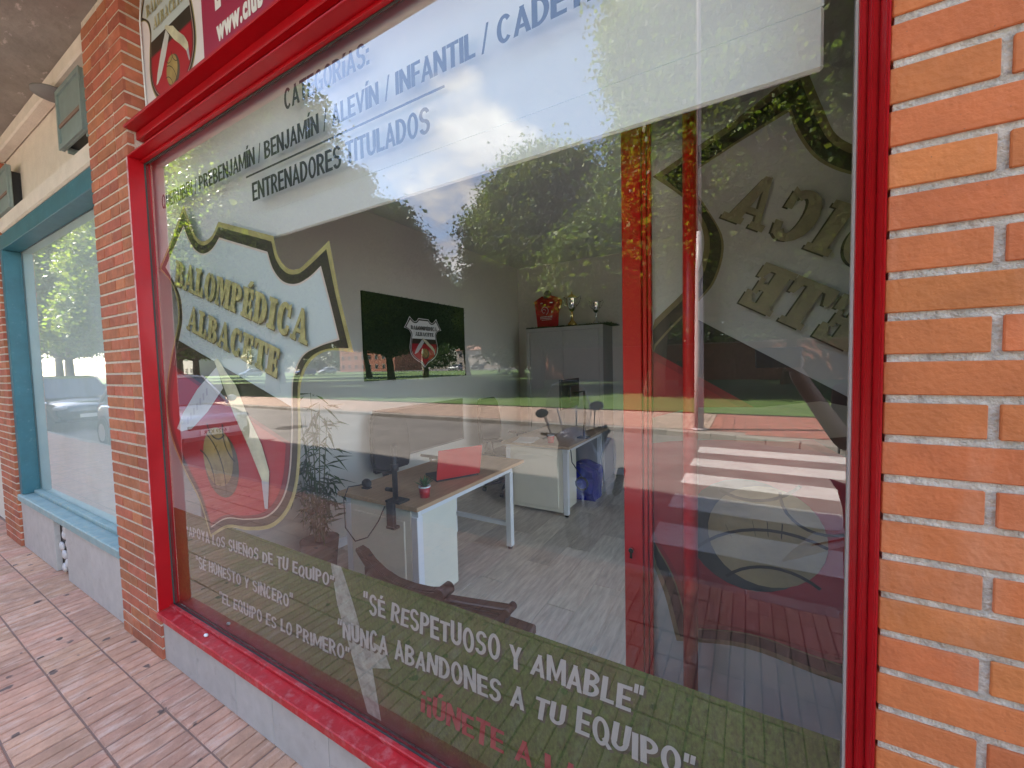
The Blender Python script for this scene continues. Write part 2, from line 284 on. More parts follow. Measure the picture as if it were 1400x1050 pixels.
# near pavement: bed and ridged tiles
pav = sheet('pavement', [(-150, -2.0), (60, -2.0), (60, 60), (-150, 60)], -.006, GROUT, .12)
TS = .214
def tile_mesh(nb=3, hs=None):
    b = MB(); g = .004; wb = TS/nb
    for k in range(nb):
        x0 = -TS/2+k*wb+(.0045 if k == 0 else g*.3); x1 = -TS/2+(k+1)*wb-(.0045 if k == nb-1 else g*.3); y0 = -TS/2+.003; y1 = TS/2-.003; c = .004
        b.add([(x0, y0, -.006), (x1, y0, -.006), (x1, y1, -.006), (x0, y1, -.006), (x0+c, y0+c, 0), (x1-c, y0+c, 0), (x1-c, y1-c, 0), (x0+c, y1-c, 0)],
              [(4, 5, 6, 7), (0, 1, 5, 4), (1, 2, 6, 5), (2, 3, 7, 6), (3, 0, 4, 7)])
    return b.mesh('paving_tile')
tmesh = tile_mesh(); tmesh.materials.append(TILEP)
y_rows = [.082-TS*(j+.5) for j in range(10)]; cnt = 0; rest = MB()
xs = [1.6-TS*i for i in range(150)]
near = []
for j, y in enumerate(y_rows):
    for x in xs:
        d = math.hypot(x+2.3, (y+.4)*1.6); near.append((d if -6.5 < x < -1.0 else 50+d, x, y))
near.sort()
for k, (d, x, y) in enumerate(near):
    dz = random.uniform(-.0015, .0015)
    if k < 290:
        o = link('paving_tile', tmesh, None, pav, loc=(x, y, dz)); o.rotation_euler = (random.uniform(-.004, .004), random.uniform(-.004, .004), random.uniform(-.006, .006))
    else:
        for q in range(3):
            wb = TS/3; x0 = x-TS/2+q*wb+.0025; rest.add([(x0, y-TS/2+.003, dz), (x0+wb-.005, y-TS/2+.003, dz), (x0+wb-.005, y+TS/2-.003, dz), (x0, y+TS/2-.003, dz)], [(0, 1, 2, 3)])
TILEI = mat('pink_paving_joined', (.50, .265, .185), .85, var=.14, vscale=10, island=.14); overlay(TILEI, (.66, .45, .36), 8, .55, .72, .6); overlay(TILEI, (.09, .07, .065), 9, .125, .085, .85, vor=True)
me = bpy.data.meshes.new('paving_tiles'); me.from_pydata(rest.v, [], rest.f); link('paving', me, TILEI, pav, 'stuff')
# kerb stones, near and far
def kerb_run(name, pts, z, w_=.14, n_max=120):
    root = bpy.data.objects.new(name, None); C.objects.link(root); root['kind'] = 'structure'
    me = MB().box(-.2465, .2465, -w_/2, w_/2, -.20, 0).mesh('kerb_stone', .012); me.materials.append(KERB); n = 0
    for (x0, y0), (x1, y1) in zip(pts, pts[1:]):
        L_ = math.hypot(x1-x0, y1-y0); k = max(1, round(L_/.5)); a = math.atan2(y1-y0, x1-x0)
        for i in range(k):
            t = (i+.5)/k; o = link('kerb_stone', me, None, root, loc=(x0+(x1-x0)*t, y0+(y1-y0)*t, z+random.uniform(-.006, .006))); o.rotation_euler = (0, 0, a+random.uniform(-.01, .01)); o.scale = (L_/k/.5, 1, 1)
    return root
kerb_run('near_kerb', [(-26, -2.07), (4, -2.07)], 0)
fk = [(-34, -8.85), (-8, -8.72), (-1.6, -8.72), (-.2, -8.52), (1.4, -7.95), (6, -7.6)]
kerb_run('far_kerb', fk, .0)
kerb_far = MB().box(-150, -34, -8.93, -8.78, -.2, 0); kerb_far.build('kerb', KERB, None, 'structure')
kerb_far = MB().box(-150, -26.1, -2.14, -2.0, -.2, 0); kerb_far.build('kerb', KERB, None, 'structure')
# far pavement: white and pink ribbed tiles, then the red tactile field beyond the lamp post
farp = sheet('far_pavement', [(-150, -12), (60, -12), (60, -7.66), (5.9, -7.66), (1.4, -8.02), (-.2, -8.6), (-1.6, -8.8), (-150, -8.9)], -.010, mat('pale_grout', (.30, .24, .21), .95), .12)
fb = MB(); rb = MB()
for i in range(170):
    for j in range(11):
        x = -36+i*.235; y = -11.93+j*.30
        if y > -9.1 and x < -.4: continue
        if x > -.6 and y > -8.95+max(0, min(.75, (x+.2)*.36)): continue
        tgt = rb if x > -.95 else fb
        q = .006
        if tgt is rb:
            tgt.add([(x+q, y+q, 0), (x+.229, y+q, 0), (x+.229, y+.294, 0), (x+q, y+.294, 0)], [(0, 1, 2, 3)])
        else:
            for h in (0, 1): tgt.add([(x+q+h*.1175, y+q, 0), (x+.1115+h*.1175, y+q, 0), (x+.1115+h*.1175, y+.294, 0), (x+q+h*.1175, y+.294, 0)], [(0, 1, 2, 3)])
def quick(b, name, m, parent, kind):
    me = bpy.data.meshes.new(name); me.from_pydata(b.v, [], b.f); return link(name, me, m, parent, kind)
quick(fb, 'pink_paving', FTILE, farp, 'stuff'); quick(rb, 'red_paving', RTILE, farp, 'stuff')
# lawn, gently uneven
def lawn():
    nx, ny = 90, 50; vs_ = []; 
    for j in range(ny+1):
        for i in range(nx+1):
            x = -170+i*(240/nx); t = (j/ny)**1.8; y = -12.0-t*88
            z = .02+.05*math.sin(x*.35+1)*math.sin(y*.3)*(1 if j > 0 else 0); vs_.append((x, y, z))
    fs = [(j*(nx+1)+i, j*(nx+1)+i+1, (j+1)*(nx+1)+i+1, (j+1)*(nx+1)+i) for j in range(ny) for i in range(nx)]
    me = bpy.data.meshes.new('lawn'); me.from_pydata(vs_, [], fs); me.polygons.foreach_set('use_smooth', [True]*len(fs)); return link('lawn', me, GRASS, None, 'structure')
lawn()
sheet('far_road', [(-200, -110), (200, -110), (200, -84), (-200, -84)], .10, ASPH)

# ------------------------------------------------------------------ brickwork
CH = .066; BT = .0535
def brick_mesh(L_, D, seed):
    r_ = random.Random(seed); j = lambda: r_.uniform(-.0012, .0012)
    b = MB().box(-L_/2+j(), L_/2+j(), 0, D, -BT/2+j()*.6, BT/2+j()*.6); return b.mesh('brick', .0016)
FULL, HALF = .252, .120
def pier(name, label, x0, x1, zs, bm_, mm, side=None, depth=.10, ztop=3.6, core_y=.30, other=None, seed=1):
    """brick pier: recessed mortar core and one object per brick; side 'R' also lays the return that faces +x"""
    p = thing(name, label, 'brick pier', (0, 0, 0)); core_y = .098 if x1 < 0 else .30
    rec = .0045
    MB().box(x0+rec, x1-rec, rec, core_y, 0, ztop).build('mortar', mm, p)
    r_ = random.Random(seed); cache = {}
    def get(L_, k):
        key = (round(L_, 3), k)
        if key not in cache: cache[key] = brick_mesh(L_, .03, hash(key) & 999); cache[key].materials.append(bm_)
        return cache[key]
    n = int(ztop/CH)
    for i in range(n):
        z = CH*(i+.5)
        if not (zs[0] < z < zs[1]): continue
        x = x0; pat = i % 2; first = True
        while x < x1-.04:
            L_ = (HALF if pat == (0 if name != 'brick_pier_end' else 1) and first else FULL); first = False
            L_ = min(L_, x1-x)
            if x1-(x+L_) < .06: L_ = x1-x
            if L_ > .27: L_ = HALF
            o = link('brick', get(L_, r_.randrange(3)), None, p, loc=(x+L_/2, r_.uniform(-.001, .001), z)); o.rotation_euler = (r_.uniform(-.006, .006), r_.uniform(-.004, .004), r_.uniform(-.006, .006))
            x += L_+.012
        if side == 'R' and (z < .30 or z > 2.86):
            o = link('brick', get(depth-.006, r_.randrange(3)), None, p, loc=(x1, (depth+.004)/2+.004, z)); o.rotation_euler = (0, 0, R(90))
    return p
XL0, XL1, XR0, XR1 = -3.325, -2.775, .192, .80
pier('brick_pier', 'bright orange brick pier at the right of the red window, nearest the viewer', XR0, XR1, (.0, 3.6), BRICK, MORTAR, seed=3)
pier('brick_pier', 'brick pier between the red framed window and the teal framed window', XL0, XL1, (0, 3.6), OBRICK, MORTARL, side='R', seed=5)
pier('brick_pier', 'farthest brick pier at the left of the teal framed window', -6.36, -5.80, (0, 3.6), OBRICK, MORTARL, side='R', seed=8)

# ------------------------------------------------------------------ building mass, soffit
HT = 11.7
b = MB(); b.box(-62, 1.5, -.715, 12, 3.95, HT)
bm0 = b.build('apartment_block', mat('facade_brick', (.34, .12, .07), .85, var=.15, vscale=2, bump=.3)); tag(bm0, 'brick apartment storeys standing over the shop arcade soffit', 'apartment block')
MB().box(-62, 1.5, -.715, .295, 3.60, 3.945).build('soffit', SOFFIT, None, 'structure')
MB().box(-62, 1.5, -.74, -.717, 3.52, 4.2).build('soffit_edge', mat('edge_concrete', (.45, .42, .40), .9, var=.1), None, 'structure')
MB().box(-62, -6.4, .10, .3, 0, 3.6).build('distant_wall', RENDERW, None, 'structure')
MB().box(-62, -3.0, 12-.2, 12, 0, 3.9).build('rear_wall', RENDERW, None, 'structure')
# side of the building beyond the corner pier, with the open doorway
sw = MB(); sw.box(.80, 1.0, .3, .50, 0, 3.6); sw.box(.80, 1.0, 2.55, 12, 0, 3.6); sw.box(.80, 1.0, .5, 2.55, 2.80, 3.6); sw.box(.80, 1.0, 1.62, 1.74, 0, 2.8)
sw.build('side_wall', OBRICK, None, 'structure')
sdw = thing('shop_window', 'unseen side window beyond the open door, added to bring daylight into the shop', 'shop window', (0, 0, 0))  # out-of-view glazing added so more daylight reaches the interior
MB().add([(.90, 1.76, .03), (.90, 2.53, .03), (.90, 2.53, 2.78), (.90, 1.76, 2.78)], [(0, 1, 2, 3)]).build('glass_pane', GLASS, sdw)
for y0, y1, z0, z1 in ((1.745, 1.80, .001, 2.795), (2.49, 2.545, .001, 2.795), (1.801, 2.489, .001, .05), (1.801, 2.489, 2.745, 2.795)): MB().box(.87, .93, y0, y1, z0, z1).build('frame', REDIN, sdw)

# ------------------------------------------------------------------ neighbour bay (teal window, rendered wall, vents)
nw = thing('rendered_wall', 'cream rendered wall above the teal framed window, moulding along its foot', 'wall', (0, 0, 0))
MB().box(-5.80, -3.325, .10, .30, 2.99, 3.60).build('wall_face', RENDERW, nw)
MB().box(-5.80, -3.325, .02, .098, 3.50, 3.598).build('top_moulding', RENDERW, nw, bevel=.01)
MB().box(-5.80, -3.325, .03, .30, 2.86, 2.988).build('foot_moulding', RENDERW, nw, bevel=.012)
MB().box(-5.80, -3.325, .09, .30, 2.83, 2.858).build('lower_fillet', RENDERW, nw)
def vent(x0, x1, z0, z1, label):
    t = thing('vent_cover', label, 'vent cover', ((x0+x1)/2, .10, z0)); w_ = (x1-x0)/2; h = z1-z0
    TL = mat('grey_green_metal', (.27, .33, .31), .5, metal=.3, var=.12); 
    MB().box(-w_, w_, -.075, -.055, 0, h).build('cover_plate', TL, t, bevel=.004)
    f = MB(); f.box(-w_, w_, -.085, -.0755, 0, .03); f.box(-w_, w_, -.085, -.0755, h-.03, h); f.box(-w_, -w_+.025, -.085, -.0755, .031, h-.031); f.box(w_-.025, w_, -.085, -.0755, .031, h-.031); f.build('rim', TL, t)
    MB().box(-w_+.026, w_-.026, -.082, -.0755, h*.36, h*.42).build('cross_bar', mat('rusty_strip', (.25, .16, .12), .8), t)
    MB().box(-w_+.03, w_-.03, -.054, .0, .02, h-.04).build('duct', BLACK, t)
    for s in (-1, 1): MB().box(s*w_*.8-.012, s*w_*.8+.012, -.0535, -.001, -.015, .018).build('bracket', TL, t)
vent(-3.93, -3.47, 3.06, 3.43, 'grey green metal vent cover high on the cream wall, nearer the brick pier')
vent(-5.76, -5.32, 2.99, 3.34, 'olive metal vent cover on the cream wall beside the farthest pier')
b = MB().lathe([(.0, 3.44), (.11, 3.44), (.11, 3.452), (0, 3.452)], (-4.0, .03, 0), 16); tag(b.build('round_cap', mat('cap_metal', (.2, .18, .17), .7)), 'small round dark metal cap by the top edge of the grey green vent', 'cap')
nb = thing('shop_window', 'teal framed shop window of the neighbouring shop with hazy whitened glass', 'shop window', (0, 0, 0))
X0, X1 = -5.795, -3.33; ZB, ZT = .50, 2.80
MB().box(X0, X0+.085, .02, .13, ZB, ZT-.1).build('jamb', TEAL, nb, bevel=.004); MB().box(X1-.05, X1, .02, .13, ZB, ZT-.1).build('jamb', TEAL, nb, bevel=.004)
MB().box(X0, X1, .02, .13, ZT-.099, ZT+.028).build('head', TEAL, nb, bevel=.004)
MB().box(X0+.11, X1-.05, .085, .13, ZB, ZB+.03).build('glazing_bead', TEALSILL, nb, bevel=.004)
MB().box(X0-.0, X1, .0, .16, .44, ZB-.002).build('sill', TEALSILL, nb, bevel=.006)
MB().add([(X0+.11, .110, ZB+.02), (X1-.05, .110, ZB+.02), (X1-.05, .110, ZT-.099), (X0+.11, .110, ZT-.099)], [(0, 1, 2, 3)]).build('glass_pane', GLASSN, nb)
HAZE = mat('whitewash', (.60, .66, .68), .9, vscale=2, col2=(.74, .79, .79)); overlay(HAZE, (.60, .62, .55), 3, .5, .8, .6)
MB().box(X0+.11, X1-.05, .135, .145, ZB, ZT-.1).build('whitened_screen', HAZE, nb)
MB().box(-6.3, -3.1, .35, .40, 0, 3.5).build('inner_wall', WALLIN, None, 'structure')
npl = thing('plinth', 'grey tiled plinth under the teal framed window with one broken tile', 'plinth', (0, 0, 0))
MB().box(-5.80, -3.325, .06, .3, 0, .438).build('bed', mat('rubble', (.10, .08, .07), .95, bump=1), npl)
for a, c in ((-5.795, -5.25), (-5.247, -4.80), (-4.50, -3.95), (-3.947, -3.33)): MB().box(a, c, .02, .055, .005, .437).build('tile', PLINTH, npl, bevel=.002)
for k in range(7):
    bb = MB().ball((-4.77+.24*random.random(), .045, .05+.055*k), .045, 7, (1.2, .35, .8)); bb.build('exposed_adhesive_lump', mat('white_adhesive', (.62, .56, .54), .9), npl)

# ------------------------------------------------------------------ the red window
G = .07
win = thing('shop_window', 'large red framed shop window covered in lettering, shield emblem and grass print', 'shop window', (0, 0, 0))
GX0, GX1, GZ0, GZ1 = -2.774, .162, .284, 2.703
glass = MB().add([(GX0-.003, G, GZ0-.003), (GX1+.003, G, GZ0-.003), (GX1+.003, G, GZ1+.003), (GX0-.003, G, GZ1+.003)], [(0, 1, 2, 3)]).build('glass_pane', GLASS, win)
# left jamb: one deep flat reveal, its front lip highlight painted as a pale strip
MB().box(-2.792, -2.7705, -.004, .088, .284, 2.704).build('left_jamb', RED, win, bevel=.0015)
MB().box(-2.780, -2.7712, -.0075, -.0045, .286, 2.70).build('lip_edge', mat('edge_highlight', (.50, .10, .10), .7, vscale=30, col2=(.75, .62, .58), stretch=(1, 1, .6)), win)
MB().box(-2.775, -2.768, .0603, .0685, GZ0, GZ1).build('sealant', SILIC, win)
# right jamb: stepped aluminium profile
for a, c, y0, y1 in ((.1625, .1730, .050, .080), (.1735, .1840, .028, .080), (.1845, .1900, -.010, .080)): MB().box(a, c, y0, y1, .284, 2.86).build('right_jamb', RED, win, bevel=.0025, seg=2)
MB().box(.1592, .1622, .0600, .0688, GZ0, GZ1).build('sealant', mat('clear_sealant', (.45, .45, .42), .5), win)
# head: lip, recess face, lower lip, glazing bead
MB().box(-2.778, .190, -.012, .088, 2.845, 2.858).build('upper_lip', RED, win, bevel=.002)
MB().box(-2.80, .1838, .070, .088, 2.712, 2.8445).build('recess_face', RED, win)
MB().box(-2.80, .1838, .040, .0695, 2.805, 2.8445).build('recess_step', RED, win, bevel=.003)
MB().box(-2.790, .1838, -.004, .088, 2.7045, 2.7115).build('lower_lip', RED, win, bevel=.002)
MB().box(-2.774, .1615, .046, .0645, 2.692, 2.7040).build('glazing_bead', RED, win, bevel=.002)
MB().box(-2.774, .1615, .0648, .0688, 2.686, 2.7040).build('sealant', SILIC, win)
# sill
MB().box(-2.775, .190, -.015, .088, .247, .283).build('sill', REDSILL, win, bevel=.004)
MB().box(-2.770, .1615, .042, .0600, .2835, .298).build('glazing_bead', REDSILL, win, bevel=.003)
MB().box(-2.770, .1615, .0603, .0688, .2835, .293).build('sealant', SILIC, win)
b = MB().ball((-2.30, .02, .290), .009, 8, (1.4, 1, .8)); tag(b.build('white_pebble', PRINTW), 'tiny white pebble lying on the red window sill', 'pebble')
# plinth under it
pl = thing('plinth', 'pale grey tiled plinth under the red window sill', 'plinth', (0, 0, 0))
MB().box(-2.775, .192, .045, .16, 0, .246).build('bed', MORTAR, pl)
xs_ = [-2.774, -2.40, -2.02, -1.72, -1.35, -.97, -.60, -.22, .19]
for a, c in zip(xs_, xs_[1:]): MB().box(a, c-.003, .012, .044, .004, .245).build('tile', PLINTH, pl, bevel=.0015)

# ---- text
def text_polys(s, bold=0.0, space=1.04):
    cu_ = bpy.data.curves.new('t', 'FONT'); cu_.body = s; cu_.offset = bold; cu_.resolution_u = 5; cu_.space_character = space
    o = bpy.data.objects.new('t', cu_); C.objects.link(o); dg = bpy.context.evaluated_depsgraph_get(); me = bpy.data.meshes.new_from_object(o.evaluated_get(dg))
    v = [tuple(q.co)[:2] for q in me.vertices]; f = [tuple(p.vertices) for p in me.polygons]; bpy.data.objects.remove(o); bpy.data.curves.remove(cu_); bpy.data.meshes.remove(me); return v, f
CAPH = max(q[1] for q in text_polys('H')[0])
def word(name, s, x0, z0, x1, z1, h, y, m, parent, bold=.02, wob=0, slant=0, fn=None, space=1.04):
    v, f = text_polys(s, bold, space); mn = min(q[0] for q in v); mx = max(q[0] for q in v)
    fn = fn or (lambda a, c: (a, y, c)); r_ = random.Random(len(s)); ph = r_.random()*6; vs_ = []
    for a, c in v:
        t = (a-mn)/(mx-mn); k = c/CAPH*h*(1+wob*math.sin(t*len(s)*2.1+ph)); vs_.append(fn(x0+(x1-x0)*t+slant*k, z0+(z1-z0)*t+k+wob*h*.35*math.sin(t*len(s)*3.3+ph)))
    me = bpy.data.meshes.new(name); me.from_pydata(vs_, [], f); return link(name, me, m, parent)
YT = G+.006
def rect(a, b_, c, d): return [(a, b_), (c, b_), (c, d), (a, d)]
def ring(cx, cy, rx, ry, ix, iy, a0, a1, n=14):
    A = [R(a0+(a1-a0)*i/n) for i in range(n+1)]; return [(cx+rx*math.cos(a), cy+ry*math.sin(a)) for a in A]+[(cx+ix*math.cos(a), cy+iy*math.sin(a)) for a in reversed(A)]
ST = rect(0, 0, .17, 1)
def acc(x, y): return [(x, y), (x+.12, y), (x+.24, y+.20), (x+.07, y+.20)]
SN = {'A': (.60, [[(0, 0), (.17, 0), (.375, 1), (.225, 1)], [(.60, 0), (.43, 0), (.225, 1), (.375, 1)], rect(.14, .22, .46, .36)]),
 'B': (.57, [ST, ring(.20, .74, .34, .26, .17, .12, -90, 90), ring(.20, .285, .37, .285, .20, .14, -90, 90), rect(.17, .86, .205, 1), rect(.17, .43, .205, .60), rect(.17, 0, .205, .145)]),
 'C': (.57, [ring(.29, .5, .29, .52, .12, .37, 42, 318, 22)]), 'D': (.58, [ST, ring(.18, .5, .40, .5, .22, .36, -90, 90, 18)]),
 'E': (.49, [ST, rect(.17, .85, .48, 1), rect(.17, .43, .45, .57), rect(.17, 0, .49, .15)]), 'F': (.46, [ST, rect(.17, .85, .46, 1), rect(.17, .43, .42, .57)]),
 'G': (.59, [ring(.29, .5, .29, .52, .12, .37, 42, 300, 22), rect(.32, .36, .58, .50), rect(.43, .02, .58, .37)]), 'H': (.58, [ST, rect(.41, 0, .58, 1), rect(.17, .42, .41, .57)]),
 'I': (.17, [ST]), 'J': (.42, [rect(.25, .27, .42, 1), ring(.21, .275, .21, .29, .04, .14, 180, 360)]), 'L': (.46, [ST, rect(.17, 0, .46, .15)]),
 'M': (.76, [rect(0, 0, .15, 1), rect(.61, 0, .76, 1), [(.15, 1), (.21, 1), (.43, .10), (.33, .10), (.15, .66)], [(.61, 1), (.55, 1), (.33, .10), (.43, .10), (.61, .66)]]),
 'N': (.60, [rect(0, 0, .16, 1), rect(.44, 0, .60, 1), [(.16, 1), (.18, 1), (.44, .36), (.44, 0), (.42, 0), (.16, .64)]]),
 'O': (.60, [ring(.30, .5, .30, .52, .13, .37, 90, 270, 16), ring(.30, .5, .30, .52, .13, .37, -90, 90, 16)]),
 'P': (.54, [ST, ring(.20, .70, .34, .30, .17, .155, -90, 90), rect(.17, .855, .205, 1), rect(.17, .40, .205, .545)]),
 'S': (.56, [ring(.28, .735, .27, .285, .105, .15, 15, 270, 18), ring(.28, .275, .28, .295, .11, .15, -165, 90, 18)]),
 'T': (.54, [rect(0, .85, .54, 1), rect(.185, 0, .355, .85)]), 'U': (.57, [ring(.285, .28, .285, .30, .115, .14, 180, 360), rect(0, .28, .17, 1), rect(.40, .28, .57, 1)]),
 'V': (.59, [[(0, 1), (.17, 1), (.37, 0), (.22, 0)], [(.59, 1), (.42, 1), (.22, 0), (.37, 0)]]), 'Y': (.56, [[(0, 1), (.18, 1), (.36, .46), (.20, .40)], [(.56, 1), (.38, 1), (.20, .46), (.36, .40)], rect(.20, 0, .36, .44)]),
 ':': (.16, [rect(0, 0, .16, .17), rect(0, .5, .16, .67)]), '/': (.34, [[(0, -.05), (.11, -.05), (.34, 1.05), (.23, 1.05)]]), 'í': (.22, [rect(.02, 0, .19, .72), acc(.03, .84)]), ' ': (.26, []),
 '“': (.32, [[(.0, .70), (.10, .70), (.14, 1.04), (.03, 1.04)], [(.18, .70), (.28, .70), (.32, 1.04), (.21, 1.04)]]), '¡': (.17, [rect(0, 0, .17, .64), rect(0, .82, .17, 1)])}
SN['”'] = SN['“']; SN['Q'] = (.62, SN['O'][1]+[[(.34, .24), (.44, .32), (.66, -.02), (.52, -.08)]]); SN['R'] = (.58, SN['P'][1]+[[(.22, .44), (.38, .46), (.58, 0), (.40, 0)]])
for c_, b_, x_ in (('Í', 'I', .02), ('É', 'E', .15), ('Ú', 'U', .20), ('Ó', 'O', .22)): SN[c_] = (SN[b_][0], SN[b_][1]+[acc(x_, 1.07)])
SN['Ñ'] = (.60, SN['N'][1]+[rect(.10, 1.08, .50, 1.17)])
def sans(name, t, x0, z0, x1, z1, h, y, m, parent, hand=0.0, seed=1, gap=.055, fn=None):
    """condensed bold capitals; hand > 0 lets letters lean, swell and hop like brush lettering"""
    def wd(p):      # thicken each stroke sideways a little
        cx_ = sum(q[0] for q in p)/len(p); return [(q[0]+(.016 if q[0] > cx_ else -.016), q[1]) for q in p] if len(p) < 9 else p
    r_ = random.Random(seed); tot = sum(SN[c][0]+gap for c in t)-gap; k = (x1-x0)/tot; x = 0; polys = []
    for c in t:
        w_, ps = SN[c]; sc_ = 1+hand*r_.uniform(-1, 1.2); dy = hand*r_.uniform(-.7, .7); an = hand*r_.uniform(-.9, .9)+hand*.8; fat = 1+hand*1.1 if c not in ' /' else 1
        for p in ps:
            q = []
            for a, b in wd(p):
                a2 = w_/2+(a-w_/2)*fat+an*(b-.5); b2 = b*sc_+dy; u = (x+a2)*k; q.append((x0+u, z0+(z1-z0)*u/(x1-x0)+b2*h))
            polys.append(q)
        x += w_+gap
    return flat(name, polys, fn or (lambda a, c: (a, y, c)), m, parent, step=(0, -1.2e-5, 0))
for s, x0, z0, x1, z1, h, bo in (('CATEGORíAS:', -1.5277, 2.5707, -1.0604, 2.5649, 0.0748, 0.032),
                             ('QUERUBíN', -2.6264, 2.4287, -2.2906, 2.4287, 0.0691, 0.006),
                             ('/', -2.2685, 2.4287, -2.2464, 2.4287, 0.0691, 0),
                             ('PREBENJAMÍN', -2.2234, 2.4287, -1.7474, 2.4287, 0.0691, 0.006),
                             ('/', -1.7234, 2.4287, -1.7033, 2.4287, 0.0691, 0),
                             ('BENJAMÍN', -1.6774, 2.4287, -1.3300, 2.4287, 0.0691, 0.006),
                             ('/', -1.3041, 2.4287, -1.2839, 2.4287, 0.0691, 0),
                             ('ALEVÍN', -1.2561, 2.4287, -1.0248, 2.4287, 0.0691, 0.006),
                             ('/', -0.9961, 2.4287, -0.9740, 2.4287, 0.0691, 0),
                             ('INFANTIL', -0.9481, 2.4287, -0.6487, 2.4287, 0.0691, 0.006),
                             ('/', -0.6266, 2.4287, -0.6036, 2.4287, 0.0691, 0),
                             ('CADETE', -0.5777, 2.4287, -0.2879, 2.4287, 0.0691, 0.006),
                             ('ENTRENADORES', -1.7791, 2.2857, -1.2168, 2.2819, 0.0748, 0.032),
                             ('TITULADOS', -1.1928, 2.2819, -0.8157, 2.2790, 0.0748, 0.032)):
    sans('lettering', s, x0, z0, x1, z1, h, YT, INK, win)
flat('lettering_rule', [[(-1.8213, 2.3893), (-0.7571, 2.3855), (-0.7571, 2.3932), (-1.8213, 2.3970)]], lambda a, c: (a, YT, c), INK, win)
# ---- grass film with its sayings
flat('grass_film', [[(GX0+.004, GZ0+.001), (GX1-.002, GZ0+.001), (GX1-.002, .837), (-1.35, .832), (GX0+.004, .834)]], lambda a, c: (a, YT+.0145, c), FILM, win)
flat('printed_chalk_line', [[(-1.3981, 0.8319), (-1.3367, 0.8329), (-1.2763, 0.7053), (-1.2331, 0.5968), (-1.1227, 0.5824), (-1.0891, 0.5201), (-1.1851, 0.4865), (-1.1496, 0.2993), (-1.2216, 0.2993), (-1.2907, 0.4769), (-1.3166, 0.544), (-1.3703, 0.6745)]], lambda a, c: (a, YT+.0137, c), CHALK, win)
for s, x0, z0, x1, z1, h, m in (('“APOYA LOS SUEÑOS DE TU EQUIPO”', -2.6245, 0.7043, -1.3818, 0.7379, 0.0528, FILML),
                                ('“SÉ HONESTO Y SINCERO”', -2.5333, 0.5488, -1.6649, 0.5709, 0.0576, FILML),
                                ('“EL EQUIPO ES LO PRIMERO”', -2.3030, 0.4174, -1.3098, 0.4654, 0.0576, FILML),
                                ('“SÉ RESPETUOSO Y AMABLE”', -1.2139, 0.6928, -0.2159, 0.7264, 0.0691, FILML),
                                ('“NUNCA ABANDONES A TU EQUIPO”', -1.3722, 0.5488, -0.1008, 0.6160, 0.0691, FILML),
                                ('¡¡ÚNETE A LA', -0.9452, 0.4212, -0.3838, 0.4337, 0.0768, FILMR)):
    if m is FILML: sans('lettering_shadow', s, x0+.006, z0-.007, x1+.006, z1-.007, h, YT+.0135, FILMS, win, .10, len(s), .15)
    sans('lettering', s, x0, z0, x1, z1, h, YT+.0125, m, win, .10, len(s), .15)
# ---- the shield emblem
def smooth(pts, corners, k=5):
    n = len(pts); o = []
    for i in range(n):
        p1, p2 = Vector(pts[i]), Vector(pts[(i+1) % n]); p0 = Vector(pts[i-1]) if i not in corners else p1*2-p2; p3 = Vector(pts[(i+2) % n]) if (i+1) % n not in corners else p2*2-p1
        for j in range(k):
            t = j/k; o.append(.5*((2*p1)+(p2-p0)*t+(2*p0-5*p1+4*p2-p3)*t*t+(3*p1-p0-3*p2+p3)*t**3))
    return [tuple(q) for q in o]
half = [(0, .335), (.235, .335), (.285, .262), (.365, .224), (.44, .235), (.505, .285), (.605, .372), (.71, .19), (.842, 0), (.70, -.035), (.605, -.105), (.565, -.20), (.572, -.28), (.61, -.42), (.64, -.62), (.61, -.78), (.51, -.92), (.34, -1.03), (.15, -1.12), (0, -1.26)]
full = half+[(-a, c) for a, c in reversed(half[1:-1])]; nh = len(half)
cidx = {1, 6, 7, 8, nh-1}; cidx |= {len(full)-i for i in (1, 6, 7, 8)}
def inset(poly, d):
    n = len(poly); o = []
    for i in range(n):
        a, p, c = Vector(poly[i-1]), Vector(poly[i]), Vector(poly[(i+1) % n]); e1 = (p-a).normalized(); e2 = (c-p).normalized()
        n1 = Vector((e1.y, -e1.x)); n2 = Vector((e2.y, -e2.x)); m_ = (n1+n2)
        if m_.length < .2: m_ = n1
        m_.normalize(); k = min(2.2, 1/max(.35, m_.dot(n1))); o.append(tuple(p+m_*d*k))
    return o
def clip(poly, k):          # keep v < k
    o = []
    for i, p in enumerate(poly):
        q = poly[(i+1) % len(poly)]; a, c = p[1] < k, q[1] < k
        if a: o.append(p)
        if a != c: t = (k-p[1])/(q[1]-p[1]); o.append((p[0]+(q[0]-p[0])*t, k))
    return o
halfw = [(0, .255), (.205, .255), (.262, .195), (.345, .158), (.44, .165), (.52, .207), (.578, .258), (.66, .15), (.745, .028), (.635, -.034), (.545, -.10), (.507, -.20), (.515, -.28), (.548, -.42), (.575, -.62), (.55, -.76), (.46, -.885), (.30, -.985), (.13, -1.07), (0, -1.19)]
fullw = halfw+[(-a, c) for a, c in reversed(halfw[1:-1])]
gold_p = smooth(full, cidx); white_p = smooth(fullw, cidx); mixp = lambda t: [(a[0]+(b_[0]-a[0])*t, a[1]+(b_[1]-a[1])*t) for a, b_ in zip(gold_p, white_p)]
black_p = mixp(.30); line_p = mixp(.88); body_p = white_p
SF = .10
